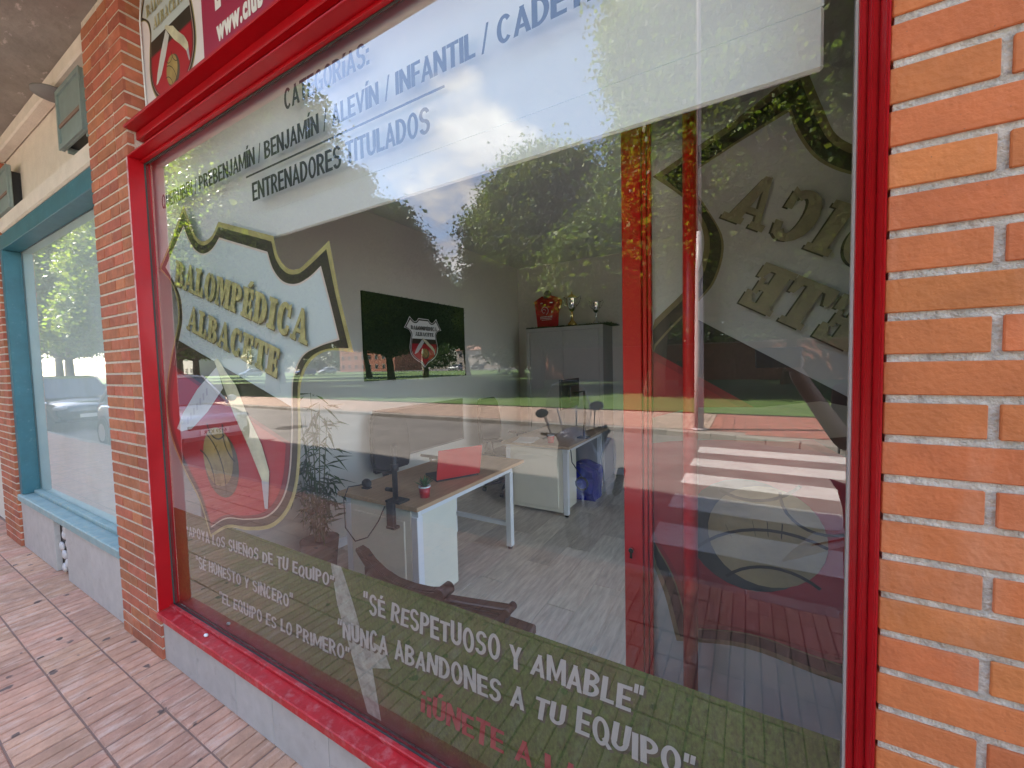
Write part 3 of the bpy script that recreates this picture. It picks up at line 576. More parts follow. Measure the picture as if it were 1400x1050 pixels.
GL = {  # stencil slab letters: (width, polygons)
 'I': (.50, [rect(.12, 0, .38, 1), rect(.02, 0, .48, SF), rect(.02, 1-SF, .48, 1)]),
 'L': (.72, [rect(.10, 0, .36, 1), rect(.0, 0, .66, SF), rect(.0, 1-SF, .46, 1), [(.46, 0), (.68, 0), (.68, .34), (.60, .34)]]),
 'T': (.80, [rect(.28, 0, .54, 1), rect(.18, 0, .64, SF), rect(.04, 1-SF, .78, 1), [(.0, .66), (.08, .66), (.20, 1), (.0, 1)], [(.82, .66), (.74, .66), (.62, 1), (.82, 1)]]),
 'E': (.74, [rect(.10, 0, .36, 1), rect(.0, 0, .62, SF), rect(.0, 1-SF, .62, 1), rect(.40, .44, .56, .56), rect(.52, .34, .58, .66), [(.46, 0), (.70, 0), (.70, .32), (.62, .32)], [(.46, 1), (.68, 1), (.68, .70), (.60, .70)]]),
 'P': (.76, [rect(.08, 0, .32, 1), rect(.0, 0, .42, SF), rect(.0, 1-SF, .34, 1), ring(.40, .72, .34, .28, .10, .18, -88, 88)]),
 'B': (.78, [rect(.08, 0, .32, 1), rect(.0, 0, .34, SF), rect(.0, 1-SF, .34, 1), ring(.40, .755, .30, .245, .08, .15, -88, 88), ring(.40, .265, .36, .265, .12, .16, -88, 88)]),
 'D': (.84, [rect(.08, 0, .32, 1), rect(.0, 0, .34, SF), rect(.0, 1-SF, .34, 1), ring(.38, .5, .42, .5, .16, .38, -88, 88)]),
 'O': (.86, [ring(.40, .5, .38, .52, .13, .40, 95, 265), ring(.46, .5, .38, .52, .13, .40, -85, 85)]),
 'C': (.80, [ring(.42, .5, .40, .52, .15, .40, 55, 305), [(.60, .62), (.72, .62), (.72, 1.0), (.62, .94)], [(.60, .30), (.72, .30), (.66, .06), (.56, .10)]]),
 'M': (1.06, [rect(.08, 0, .20, 1), rect(.0, 0, .28, SF), rect(.0, 1-SF, .24, 1), [(.20, 1), (.42, 1), (.60, .28), (.50, .0)], [(.53, .0), (.61, .28), (.78, 1), (.66, 1)], rect(.76, 0, 1.0, 1), rect(.70, 0, 1.06, SF), rect(.80, 1-SF, 1.06, 1)]),
 'A': (.92, [[(.08, 0), (.18, 0), (.46, .92), (.42, 1.02)], [(.42, 1.02), (.54, 1.02), (.84, 0), (.58, 0)], rect(.0, 0, .28, SF), rect(.50, 0, .94, SF), rect(.24, .28, .56, .36)])}
GL['É'] = (GL['E'][0], GL['E'][1]+[[(.28, 1.08), (.46, 1.08), (.62, 1.26), (.44, 1.26)]])
def slab(s, u0, u1, v0, h):
    tot = sum(GL[c][0] for c in s)+.08*(len(s)-1); k = (u1-u0)/tot; x = u0; o = []
    for c in s:
        for p in GL[c][1]: o.append([(x+a*k, v0+b_*h) for a, b_ in p])
        x += (GL[c][0]+.08)*k
    return o
def grow(p, d):
    ar = sum(p[i][0]*p[(i+1) % len(p)][1]-p[(i+1) % len(p)][0]*p[i][1] for i in range(len(p))); return inset(p, d if ar > 0 else -d)
blade = [(-.10, -.345), (-.02, -.43), (-.145, -.60), (-.289, -.751), (-.40, -.81), (-.455, -.815), (-.40, -.70), (-.27, -.52)]
horn = [(-.125, -.32), (-.012, -.417), (.111, -.523), (.25, -.615), (.36, -.70), (.414, -.745), (.455, -.722), (.446, -.666), (.361, -.57), (.209, -.47), (.1, -.379), (.005, -.345), (-.09, -.30)]
htip = [(.40, -.735), (.456, -.715), (.475, -.84), (.452, -.85)]
def circ(cx, cy, rx, ry, n=28): return [(cx+rx*math.cos(2*math.pi*i/n), cy+ry*math.sin(2*math.pi*i/n)) for i in range(n)]
def arcband(cx, cy, r_, wd, a0, a1, n=10): return ring(cx, cy, r_+wd, r_+wd, r_, r_, a0, a1, n)
def emblem(fn, parent, M_, dl, small=False, dv=(0, -1, 0)):
    """fn(u, v, layer) maps the shield's own plane into the scene; each layer lies dl nearer the viewer"""
    st = Vector(dv)*(dl*.8/70)
    e = flat('emblem', [gold_p], lambda a, c: fn(a, c, 0), M_['gold'], parent)
    F = lambda k: (lambda a, c: fn(a, c, k*dl))
    flat('emblem_outline', [black_p], F(1), M_['black'], e); flat('emblem_line', [line_p], F(2), M_['line'], e); flat('emblem_ground', [body_p], F(3), M_['white'], e)
    flat('emblem_band', [clip(body_p, -.328)], F(4), M_['black'], e)
    flat('emblem_field_edge', [clip(body_p, -.48)], F(5), M_['rededge'], e); flat('emblem_field', [[(a*.945, -.8+(c+.8)*.955) for a, c in clip(body_p, -.485)]], F(6), M_['red'], e)
    flat('emblem_ball_shade', [circ(.035, -.815, .172, .168)], F(7), M_['balld'], e); flat('emblem_ball', [circ(.0, -.79, .150, .150)], F(8), M_['ball'], e)
    seams = [arcband(-.16, -1.0, .17, .009, 12, 96), arcband(-.16, -1.0, .28, .009, 12, 84), arcband(.17, -.585, .155, .009, 188, 268), arcband(-.05, -.60, .10, .008, 215, 330)]
    if not small:
        for i in range(5):
            a = R(34+i*7); cx, cy = -.16+.284*math.cos(a), -1.0+.284*math.sin(a); dx, dy = .022*math.cos(a), .022*math.sin(a); seams.append([(cx-dx, cy-dy), (cx+dx, cy+dy), (cx+dx+.006, cy+dy+.005), (cx-dx+.006, cy-dy+.005)])
    flat('emblem_ball_seams', seams, F(9), M_['black'], e, step=st)
    flat('emblem_knife_blade', [blade], F(7), M_['blade'], e); flat('emblem_knife_handle', [horn], F(10), M_['horn'], e); flat('emblem_knife_tip', [htip], F(11), M_['tip'], e)
    if not small:
        eng = [[(-.34+.028*i, -.745+.037*i), (-.325+.028*i, -.735+.037*i), (-.335+.028*i, -.70+.037*i), (-.35+.028*i, -.71+.037*i)] for i in range(7)]; flat('emblem_blade_engraving', eng, F(8), M_['tip'], e)
    t1 = slab('BALOMPÉDICA', -.60, .585, -.045, .128); t2 = slab('ALBACETE', -.42, .420, -.238, .122)
    flat('emblem_letter_outline', [grow(p, -.006) for p in t1+t2], F(12), M_['black'], e, step=st)
    if not small: flat('emblem_letter_shade', [[(a+.004, c-.004) for a, c in p] for p in t1+t2], F(13), M_['letterd'], e, step=st)
    flat('emblem_lettering', [grow([(a-.003, c+.003) for a, c in p], .003) for p in t1+t2] if not small else t1+t2, F(14), M_['letter'], e, step=st)
    return e
EMC = dict(gold=EM_G, black=EM_K, line=EM_LINE, white=EM_W, rededge=EM_RD, red=EM_R, balld=EM_BALLD, ball=EM_BALL, blade=EM_BL, horn=EM_H, tip=EM_HD, letterd=EM_LD, letter=EM_L)
O_ = complex(-1.9801, 1.8928); ro = 0.9596*cmath.exp(-1j*R(18.05))
def wmap(a, c): return O_+complex(a, c)*ro
emblem(lambda a, c, d: (wmap(a, c).real, YT+.0125-d, wmap(a, c).imag), win, EMC, .0010)

# ------------------------------------------------------------------ sign over the window
sg = thing('shop_sign', 'white and crimson shop sign with shield above the red window', 'sign', (0, 0, 0))
MB().box(-2.855, -2.141, .092, .30, 2.859, 3.60).build('white_panel', SIGNW, sg); MB().box(-2.140, .190, .092, .30, 2.859, 3.60).build('crimson_panel', CRIM, sg)
emblem(lambda a, c, d: (-2.455+a*.40, .0915-d, 3.435+c*.46), sg, EMC | {'letterd': EM_LD}, .0003, True)
word('lettering', 'www.club', -2.02, 3.030, -1.655, 3.030, .080, .0905, PRINTW, sg, .06, space=1.15)
word('lettering', 'E', -2.02, 3.165, -1.97, 3.165, .12, .0905, PRINTW, sg, .05)
wire = MB().tube([(-2.72, -.0+.085, 3.6), (-2.765, .083, 3.42), (-2.768, .085, 3.25), (-2.764, .086, 3.0), (-2.77, .086, 2.87)], .004, 6); tag(wire.build('cable', PRINTW), 'thin white cable running down the brick edge beside the shop sign', 'cable')

# ------------------------------------------------------------------ interior shell
MB().box(-3.1, .8, .16, 4.7, -.012, -.002).build('shop_floor_bed', mat('floor_bed', (.08, .07, .06), .9), None, 'structure')
fl = bpy.data.objects.new('floor', None); C.objects.link(fl); fl['kind'] = 'structure'
pm = MB().box(-.097, .097, -.597, .597, -.0015, .008).mesh('plank', .001); pm.materials.append(PLANK)
for i in range(20):
    off = (i*.37) % 1.2
    for j in range(5):
        y0 = .16+max(0, off-1.2+j*1.2); y1 = min(4.69, .16+off+j*1.2)
        if y1-y0 < .05: continue
        o = link('plank', pm, None, fl, loc=(-3.0+i*.196, (y0+y1)/2, 0)); o.scale = (1, (y1-y0)/1.2, 1)
MB().box(-3.22, -3.10, .105, 4.8, 0, 3.2).build('interior_wall', WALLIN, None, 'structure')
MB().box(-3.1, .8, 4.70, 4.82, 0, 3.2).build('back_wall', WALLIN, None, 'structure')
MB().box(.74, .799, 2.56, 4.70, 0, 3.2).build('interior_wall', WALLIN, None, 'structure')
MB().box(.74, .799, .5, 2.559, 2.80, 3.2).build('interior_wall', WALLIN, None, 'structure')
MB().box(-3.1, .799, .31, 4.7, 3.05, 3.15).build('ceiling', CEIL, None, 'structure')
sk = MB(); sk.box(-3.098, -3.085, .31, 4.69, .01, .09); sk.box(-3.08, .73, 4.685, 4.698, .01, .09); sk.build('skirting', WHITEM, None, 'structure')
# roller blind
bl = thing('roller_blind', 'white roller blind lowered over the top of the red window', 'blind', (0, 0, 0))
MB().box(-2.92, .121, .118, .1205, 2.252, 2.90).build('fabric', BLIND, bl); MB().box(-2.92, .121, .112, .126, 2.134, 2.251).build('hem_bar', BLIND, bl, bevel=.005)
MB().tube([(-2.94, .15, 2.93), (.14, .15, 2.93)], .03, 12).build('roller', ALU, bl)
# ------------------------------------------------------------------ open door leaf with the mirrored emblem
dr = thing('door', 'red framed glass door standing open behind the window, emblem seen from its back', 'door', (0, 0, 0))
YD = .50
MB().box(-.362, -.300, YD-.02, YD+.03, .02, 2.75).build('stile', REDIN, dr, bevel=.003); MB().box(-.2985, -.285, YD-.012, YD+.03, .02, 2.75).build('stile', REDIN, dr, bevel=.002); MB().box(-.2835, -.272, YD-.006, YD+.03, .02, 2.75).build('stile', REDIN, dr, bevel=.002)
MB().box(-.2715, .70, YD-.02, YD+.03, .02, .16).build('bottom_rail', REDIN, dr, bevel=.003); MB().box(-.2715, .70, YD-.02, YD+.03, 2.67, 2.75).build('top_rail', REDIN, dr, bevel=.003)
MB().box(.701, .76, YD-.02, YD+.03, .02, 2.75).build('hinge_stile', REDIN, dr, bevel=.003)
MB().box(-.2715, .70, YD+.010, YD+.016, .161, 2.669).build('backed_pane', MIRW, dr)
MB().tube([(-.148, YD-.07, .30), (-.148, YD-.07, 2.66)], .021, 16).build('pull_bar', REDIN, dr)
for z in (.40, 2.55): MB().tube([(-.148, YD-.05, z), (-.148, YD+.0095, z)], .008, 8).build('bar_bracket', REDIN, dr)
lk = MB(); lk.tube([(-.337, YD-.0205, .952), (-.337, YD-.034, .952)], .0085, 12); lk.box(-.341, -.333, YD-.032, YD-.0205, .925, .948); lk.build('lock_cylinder', SILVER, dr)
# similarity that lays the same emblem, mirrored, on this leaf
zl = [complex(-1.3511, 2.0439), complex(-1.2168, 1.6447), complex(-2.3040, 0.7340), complex(-1.5392, 1.5065)]
def uy(px, py, Y):
    v = cr*((px-700)/555)-cu*((py-525)/555)+cf; t = (Y-CAM[1])/v.y; return complex(CAM[0]+v.x*t, CAM[2]+v.z*t)
wl = [uy(1083, 126, YD), uy(886, 250, YD), uy(897, 868, YD), uy(988, 345, YD)]
A_ = np.array([[-np.conj(q), 1] for q in zl]); s_, *_ = np.linalg.lstsq(A_, np.array(wl), rcond=None)
def dmap(a, c): q = wmap(a, c); return s_[0]*(-q.conjugate())+s_[1]
EMM = dict(gold=MIRG, black=MIRK, line=MIRG, white=mat('vinyl_back_shield', (.33, .34, .32), .6, var=.05), rededge=MIRR, red=mat('vinyl_back_field', (.30, .018, .020), .6), balld=mat('vinyl_back_ball_shade', (.05, .05, .04), .6, var=.2), ball=mat('vinyl_back_ball', (.26, .21, .11), .6, var=.25, vscale=6), blade=mat('vinyl_back_blade', (.25, .25, .24), .6), horn=mat('vinyl_back_horn', (.20, .19, .14), .6), tip=MIRL, letterd=MIRK, letter=MIRL)
def in_pane(fn):
    def g(a, c, d):
        q = fn(a, c); return (min(.695, max(-.270, q.real)), YD+.0095-d, min(2.665, max(.165, q.imag)))
    return g
emblem(in_pane(dmap), dr, EMM, .0010)

# ------------------------------------------------------------------ furniture
def desk(x0, x1, y0, y1, label, topm, ped, box_end, legs_y):
    t = thing('desk', label, 'desk', (0, 0, 0))
    MB().box(x0, x1, y0, y1, .715, .742).build('desk_top', topm, t, bevel=.002)
    fr = MB(); fr.box(x0+.04, x1-.03, y0+.04, y0+.07, .665, .7145); fr.box(x0+.04, x1-.03, legs_y, legs_y+.03, .665, .7145); fr.box(x1-.06, x1-.03, y0+.071, legs_y-.001, .675, .7145); fr.box(x0+.04, x0+.07, y0+.071, legs_y-.001, .675, .7145); fr.build('frame', WHITEM, t)
    for x in (x0+.065, x1-.055):
        for y in (y0+.055, legs_y+.015):
            lg = MB().box(x-.025, x+.025, y-.025, y+.025, .03, .664).build('leg', WHITEM, t, bevel=.002); MB().lathe([(0, .009), (.02, .009), (.02, .0298), (0, .0298)], (x, y, 0), 10).build('leg_foot', BLACK, lg)
    MB().box(x0+.091, x1-.081, legs_y, legs_y+.03, .20, .235).build('cross_bar', WHITEM, t)
    p = MB().box(x0+.095, x1-.085, y0+.03, ped, .05, .70).build('pedestal', CREAM, t, bevel=.002)
    MB().box(x0+.14, x1-.13, y0+.018, y0+.0295, .09, .63).build('pedestal_panel', CREAM, p, bevel=.003)
    MB().box(x1-.0845, x1-.078, y0+.085, ped, .05, .70).build('pedestal_side', CREAM, t)
    return t
desk(-2.43, -1.70, .88, 2.22, 'oak topped desk with white steel legs near the window, red laptop on it', OAK, 1.35, True, 2.03)
desk(-2.33, -1.54, 2.86, 4.18, 'smaller looking rear desk with pale wood top and white front panel', OAKP, 3.25, True, 3.98)
# laptop
lp = thing('laptop', 'open red laptop standing on the nearer desk', 'laptop', (-1.98, 1.62, .7425), R(-8))
MB().box(-.17, .17, -.12, .12, 0, .016).build('base', BLACK, lp, bevel=.004)
rot = Matrix.Rotation(R(-22), 3, 'X')
MB().box(-.175, .175, -.007, .003, .004, .235, rot=Matrix.Rotation(R(14), 3, 'X'), at=(0, -.125, .014)).build('lid', LAPR, lp, bevel=.003)
lp.rotation_euler = (0, 0, R(62)); lp.location = (-1.97, 1.55, .7425)
# monitor arm clamped on the desk edge
ma = thing('monitor_arm', 'black clamp-on monitor arm post at the corner of the nearer desk', 'monitor arm', (-1.90, .905, .742))
MB().tube([(0, 0, .012), (0, 0, .36)], .017, 12).build('post', BLACK, ma); MB().box(-.06, .06, -.03, .06, .0005, .012).build('clamp_plate', BLACK, ma); MB().box(-.03, .03, -.055, -.027, -.14, .012).build('clamp_jaw', BLACK, ma, bevel=.004)
MB().box(-.035, .035, -.054, .02, -.155, -.1405).build('clamp_foot', BLACK, ma); MB().tube([(0, .0, -.155), (0, 0, -.26)], .004, 6).build('clamp_screw', ALU, ma); MB().tube([(-.03, 0, -.262), (.03, 0, -.262)], .004, 6).build('screw_handle', ALU, ma)
MB().tube([(0, 0, .20), (0, 0, .24)], .026, 12).build('collar', BLACK, ma); MB().tube([(-.13, .05, .05), (-.01, .01, .07)], .014, 8).build('short_arm', BLACK, ma)
ms = thing('webcam', 'small black webcam with cable on the left end of the nearer desk', 'webcam', (-2.30, 1.02, .7425))
MB().ball((0, 0, .034), .034, 10, (1.2, .8, 1)).build('body', BLACK, ms); MB().box(-.03, .03, -.02, .02, 0, .008).build('foot', BLACK, ms)
cb = MB().tube([(-2.30, 1.0, .775), (-2.34, .90, .78), (-2.345, .865, .70), (-2.32, .85, .52), (-2.22, .845, .45), (-2.10, .845, .50), (-2.0, .85, .62), (-1.95, .86, .72)], .004, 6); tag(cb.build('cable', BLACK), 'black cable looping down over the edge of the nearer desk', 'cable')
# cactus-like plant in a red pot
pt = thing('potted_plant', 'small spiky green plant in a red pot on the nearer desk', 'potted plant', (-1.80, 1.06, .7425))
MB().lathe([(0, 0), (.030, 0), (.038, .065), (.034, .065), (.0, .06)], n=18).build('pot', POTR, pt); MB().lathe([(.0385, .0655), (.040, .074), (.034, .074), (.033, .0655)], n=18).build('pot_rim', POTW, pt)
sp = MB()
for i in range(46):
    a = random.random()*6.28; t = random.uniform(.25, 1.15); L_ = random.uniform(.06, .095); d = Vector((math.cos(a)*math.sin(t), math.sin(a)*math.sin(t), math.cos(t))); s = d.cross(Vector((0, 0, 1))).normalized()*.006; o = Vector((0, 0, .066))
    sp.add([o-s, o+s, o+d*L_*.6+s*.9+Vector((0, 0, -.004)), o+d*L_-Vector((0, 0, .01*t)), o+d*L_*.6-s*.9+Vector((0, 0, -.004))], [(0, 1, 2, 3, 4)])
sp.build('leaves', PLANTG, pt)
# office chairs
def chair(x, y, rz, label):
    t = thing('office_chair', label, 'office chair', (x, y, .008), rz, 'black office chairs')
    MB().box(-.24, .24, -.23, .25, .43, .50).build('seat', BLACKF, t, bevel=.03, seg=3)
    b = MB(); n = 8
    prof = [(-.21, .60), (-.235, .72), (-.23, .90), (-.215, 1.08), (-.17, 1.15), (.17, 1.15), (.215, 1.08), (.23, .90), (.235, .72), (.21, .60)]
    b.prism(prof, lambda a, c: (a, -.25-.06*(c-.6)+.05*(abs(a)/.24)**2, c), lambda a, c: (a, -.30-.06*(c-.6)+.05*(abs(a)/.24)**2, c)); b.build('backrest', BLACKF, t, bevel=.012, seg=2)
    MB().tube([(0, -.30, .75), (0, -.31, .50), (0, -.20, .42), (0, -.02, .42)], .02, 8).build('back_support', BLACK, t); MB().tube([(0, 0, .10), (0, 0, .43)], .028, 10).build('gas_lift', BLACK, t)
    for s in (-1, 1): MB().tube([(s*.24, .02, .45), (s*.30, .0, .50), (s*.30, -.02, .66), (s*.30, .12, .68), (s*.30, -.14, .68)], .014, 8).build('armrest', BLACK, t)
    for k in range(5):
        a = k*2*math.pi/5+.3; e = Vector((math.cos(a), math.sin(a), 0)); lg = MB().tube([e*.02+Vector((0, 0, .12)), e*.29+Vector((0, 0, .075))], [.022, .013], 8).build('base_leg', BLACK, t); MB().tube([e*.29+Vector((-e.y*.02, e.x*.02, .028)), e*.29+Vector((e.y*.02, -e.x*.02, .028))], .027, 10).build('castor', BLACK, lg)
    return t
chair(-2.70, 1.85, R(-90), 'black office chair with its back to the wall behind the nearer desk')
chair(-2.60, 3.42, R(-90), 'black office chair behind the rear desk, only its top showing')
# carved wooden chair right behind the glass
wc = thing('wooden_chair', 'dark carved wooden chair with curved arm just behind the grass film', 'chair', (0, 0, 0))
arm_t = [(-1.485, .800), (-1.445, .790), (-1.40, .755), (-1.34, .726), (-1.26, .706), (-1.17, .704), (-1.08, .712), (-1.02, .728)]
arm_b = [(-1.04, .655), (-1.12, .645), (-1.22, .65), (-1.32, .67), (-1.40, .70), (-1.46, .755), (-1.49, .785)]
MB().prism(arm_t+arm_b, lambda a, c: (a, .27, c), lambda a, c: (a, .315, c)).build('curved_arm', DWOOD, wc, bevel=.006, seg=2)
MB().tube([(-1.005, .258, .722), (-1.005, .325, .722)], .024, 16).build('scroll', DWOOD, wc)
MB().prism([(-1.0, .705), (-.712, .747), (-.706, .726), (-1.0, .684)], lambda a, c: (a, .27, c), lambda a, c: (a, .31, c)).build('top_rail', DWOOD, wc, bevel=.004)
MB().tube([(-.712, .262, .737), (-.712, .318, .737)], .0145, 14).build('scroll', DWOOD, wc)
for k in range(4):
    z0 = -.031*(k+1)+.004*k; MB().prism([(-.985, .684+z0), (-.745-.012*k, .720+z0), (-.745-.012*k, .741+z0), (-.985, .705+z0)], lambda a, c: (a, .278, c), lambda a, c: (a, .302, c)).build('slat', DWOOD, wc)
MB().prism([(-1.03, .70), (-.988, .705), (-.985, .58), (-1.02, .40), (-1.08, .40), (-1.04, .6)], lambda a, c: (a, .272, c), lambda a, c: (a, .309, c)).build('back_post', DWOOD, wc); MB().prism([(-.742, .738), (-.712, .74), (-.745, .60), (-.80, .40), (-.86, .40), (-.79, .6)], lambda a, c: (a, .272, c), lambda a, c: (a, .309, c)).build('back_post', DWOOD, wc)
MB().box(-1.42, -.80, .26, .66, .40, .44).build('seat', DWOOD, wc, bevel=.006)
for x in (-1.38, -.84):
    for y in (.29, .62): MB().box(x-.02, x+.02, y-.02, y+.02, .008, .399).build('leg', DWOOD, wc, bevel=.003)
MB().box(-1.44, -1.40, .28, .31, .44, .72).build('arm_post', DWOOD, wc)
# cabinet with turf runner, shirt and cups
cbn = thing('cabinet', 'tall grey two door cabinet against the back wall', 'cabinet', (0, 0, 0))
CX0, CX1, CY0, CZ = -2.73, -1.62, 4.25, 2.07
MB().box(CX0, CX1, CY0+.022, 4.69, .01, CZ-.001).build('carcass', GREYFD, cbn)
fr = MB(); fr.box(CX0, CX0+.05, CY0, CY0+.0215, .01, CZ); fr.box(CX1-.05, CX1, CY0, CY0+.0215, .01, CZ); fr.box(CX0+.0505, CX1-.0505, CY0, CY0+.0215, CZ-.05, CZ); fr.build('face_frame', GREYF, cbn)
mid = (CX0+CX1)/2
for a, c in ((CX0+.055, mid-.002), (mid+.002, CX1-.055)):
    d = MB().box(a, c, CY0+.004, CY0+.0212, .05, CZ-.055).build('cabinet_door', GREYF, cbn, bevel=.001)
    xx = c-.03 if c < mid else a+.03; MB().box(xx-.006, xx+.006, CY0-.016, CY0+.0035, 1.0, 1.16).build('handle', ALU, d)
def tufts(n, fn, h, seed=3):
    r_ = np.random.default_rng(seed); P = fn(r_, n); d = r_.normal(size=(n, 3)); d /= np.linalg.norm(d, axis=1)[:, None]; s = r_.normal(size=(n, 3))*.0016; T = P+d*h*r_.uniform(.5, 1, (n, 1)); V = np.stack([P-s, P+s, T], 1).reshape(-1, 3); return V, np.arange(n*3).reshape(-1, 3)
def tri_mesh(name, V, F, m, parent, kind=None):
    me = bpy.data.meshes.new(name); me.vertices.add(len(V)); me.vertices.foreach_set('co', V.astype(np.float32).ravel()); k = F.shape[1]
    me.loops.add(F.size); me.loops.foreach_set('vertex_index', F.astype(np.int32).ravel()); me.polygons.add(len(F)); me.polygons.foreach_set('loop_start', np.arange(0, F.size, k, dtype=np.int32)); me.polygons.foreach_set('loop_total', np.full(len(F), k, dtype=np.int32)); me.update(calc_edges=True); return link(name, me, m, parent, kind)
tr_ = thing('turf_runner', 'strip of dark artificial turf laid along the cabinet top', 'turf runner', (0, 0, 0))
MB().box(CX0-.0, CX1+.11, CY0-.01, 4.66, CZ+.0005, CZ+.012).build('backing', TURF, tr_)
V, F = tufts(5000, lambda r_, n: np.stack([r_.uniform(CX0, CX1+.11, n), r_.uniform(CY0-.01, 4.66, n), np.full(n, CZ+.012)], 1), .035); V[:, 2] = np.maximum(V[:, 2], CZ+.002); tri_mesh('turf_blades', V, F, TURF, tr_, 'stuff')
sh = thing('football_shirt', 'red football shirt on a stand over the left of the cabinet', 'shirt', (-2.47, 4.42, CZ+.013))
prof = [(-.17, 0), (-.185, .20), (-.20, .33), (-.205, .385), (-.15, .425), (-.065, .45), (-.045, .42), (0, .408), (.045, .42), (.065, .45), (.15, .425), (.205, .385), (.20, .33), (.165, .20), (.155, 0)]
MB().prism(prof, lambda a, c: (a, -.05+.10*(a/.2)**2, c), lambda a, c: (a, .07-.08*(a/.2)**2, c)).build('shirt_body', SHIRT, sh, bevel=.01, seg=2)
fnS = lambda a, c: (a, -.063+.10*(a/.2)**2, c)
flat('shirt_print', [arcband(-.02, .235, .055, .006, -60, 180), arcband(-.03, .235, .025, .005, 0, 300), rect(-.10, .13, .09, .136), rect(-.07, .108, .08, .113), rect(-.09, .34, -.05, .355), rect(.06, .34, .10, .355), rect(.08, .20, .09, .23)]+[rect(-.10+i*.022, .145, -.088+i*.022, .160) for i in range(9)], fnS, PRINTW, sh)
MB().lathe([(0, .41), (.055, .41), (.06, .45), (.05, .50), (.025, .525), (0, .53)], (0, .01, 0), 14).build('mannequin_neck', mat('grey_felt', (.16, .145, .13), .95), sh)
def cup(x, label, s, mb, gold):
    t = thing('trophy', label, 'trophy', (x, 4.42, CZ+.013), 0, 'trophy cups on the cabinet')
    MB().lathe([(0, 0), (.055*s, 0), (.055*s, .03*s), (.04*s, .05*s), (.02*s, .07*s), (.012*s, .12*s), (.018*s, .14*s), (.010*s, .16*s), (.012*s, .175*s)], n=20).build('foot', gold, t)
    MB().lathe([(.012*s, .1755*s), (.03*s, .19*s), (.055*s, .23*s), (.068*s, .29*s), (.066*s, .33*s), (.072*s, .345*s), (.064*s, .345*s), (.05*s, .26*s), (0, .22*s)], n=24).build('bowl', mb, t)
    if s > .9: MB().lathe([(.079, .387), (.056, .41), (.022, .435), (.007, .445), (.011, .465), (0, .48)], n=16).build('lid', gold, t)
    for q in (-1, 1): MB().tube([(q*.055*s, 0, .24*s), (q*.085*s, 0, .27*s), (q*.115*s, 0, .33*s), (q*.105*s, 0, .365*s), (q*.07*s, 0, .335*s)], .0055*s, 8).build('handle', mb, t)
cup(-2.10, 'larger lidded silver and gold trophy cup in the middle of the cabinet top', 1.12, SILVER, GOLD); cup(-1.76, 'smaller open silver trophy cup at the right of the cabinet top', .88, SILVER, SILVER)
# turf picture with the emblem, on the left wall
tp = thing('turf_picture', 'dark green artificial turf panel with shield emblem on the side wall', 'wall panel', (0, 0, 0))
MB().box(-3.098, -3.075, 1.70, 3.25, 1.455, 2.295).build('panel', TURF, tp)
V, F = tufts(16000, lambda r_, n: np.stack([np.full(n, -3.075), r_.uniform(1.70, 3.25, n), r_.uniform(1.455, 2.295, n)], 1), .028, 5); V[:, 0] = np.maximum(V[:, 0], -3.09); tri_mesh('turf_blades', V, F, TURF, tp, 'stuff')
emblem(lambda a, c, d: (-3.045+d, 2.475+a*.345, 1.985+c*.33), tp, EMC | {'letter': INK, 'gold': PRINTW, 'line': PRINTW, 'white': PRINTW}, .0008, True, (1, 0, 0))
sc_ = thing('wall_screen', 'flat dark grey screen on the side wall under the turf panel', 'screen', (0, 0, 0))
MB().box(-3.098, -3.07, 1.78, 3.17, .66, 1.17).build('screen_case', mat('screen_grey', (.10, .10, .10), .4), sc_, bevel=.004); MB().box(-3.0695, -3.067, 1.80, 3.15, .68, 1.15).build('screen_face', mat('screen_glass', (.05, .05, .055), .15), sc_)
# computer monitor seen edge-on on the rear desk
mo = thing('computer_monitor', 'black computer monitor seen edge-on above the rear desk', 'monitor', (-1.72, 3.45, .7425))
MB().box(-.012, .012, -.27, .27, .33, .66).build('screen', BLACK, mo, bevel=.004); MB().box(.0125, .05, -.10, .10, .40, .58).build('back_box', BLACK, mo, bevel=.006)
MB().tube([(.05, 0, .50), (.17, .0, .52), (.18, 0, .30), (.16, 0, .012)], .014, 8).build('arm', BLACK, mo); MB().box(.10, .22, -.06, .06, .0005, .012).build('foot', BLACK, mo)
mo.location = (-1.74, 3.40, .7425)
rp = thing('red_cup', 'small red cup with white rim on the front edge of the rear desk', 'cup', (-1.80, 3.0, .7425)); MB().lathe([(0, 0), (.034, 0), (.040, .075), (.036, .075), (0, .01)], n=16).build('cup_body', POTR, rp); MB().lathe([(.0405, .0755), (.042, .085), (.036, .085), (.036, .0755)], n=16).build('cup_rim', POTW, rp)
pp = thing('paper_pile', 'low pile of white papers on the rear desk', 'papers', (-2.1, 3.02, .7425), R(12)); 
for k in range(4): MB().box(-.105, .105, -.15, .15, .003*k, .003*k+.0028, rot=Matrix.Rotation(R(4*k-6), 3, 'Z')).build('sheet', PRINTW, pp)
bg_ = MB()
bg = thing('blue_bag', 'shiny blue plastic bag standing on the floor beside the rear desk', 'bag', (-1.64, 3.60, .010))
b = MB(); b.box(-.15, .15, -.14, .14, .0, .37); me = b.mesh('bag'); bm = bmesh.new(); bm.from_mesh(me); bmesh.ops.subdivide_edges(bm, edges=bm.edges, cuts=5, use_grid_fill=True)
for v in bm.verts:
    k = .035*math.sin(v.co.z*23+v.co.x*17)+.02*math.sin(v.co.y*31+v.co.z*11); v.co.x *= 1+k*2; v.co.y *= 1-k*2+.2*math.sin(v.co.z*6); v.co.z = max(0, v.co.z+(k*.8 if v.co.z > .1 else 0))
bm.to_mesh(me); bm.free(); link('bag_body', me, BLUE, bg)
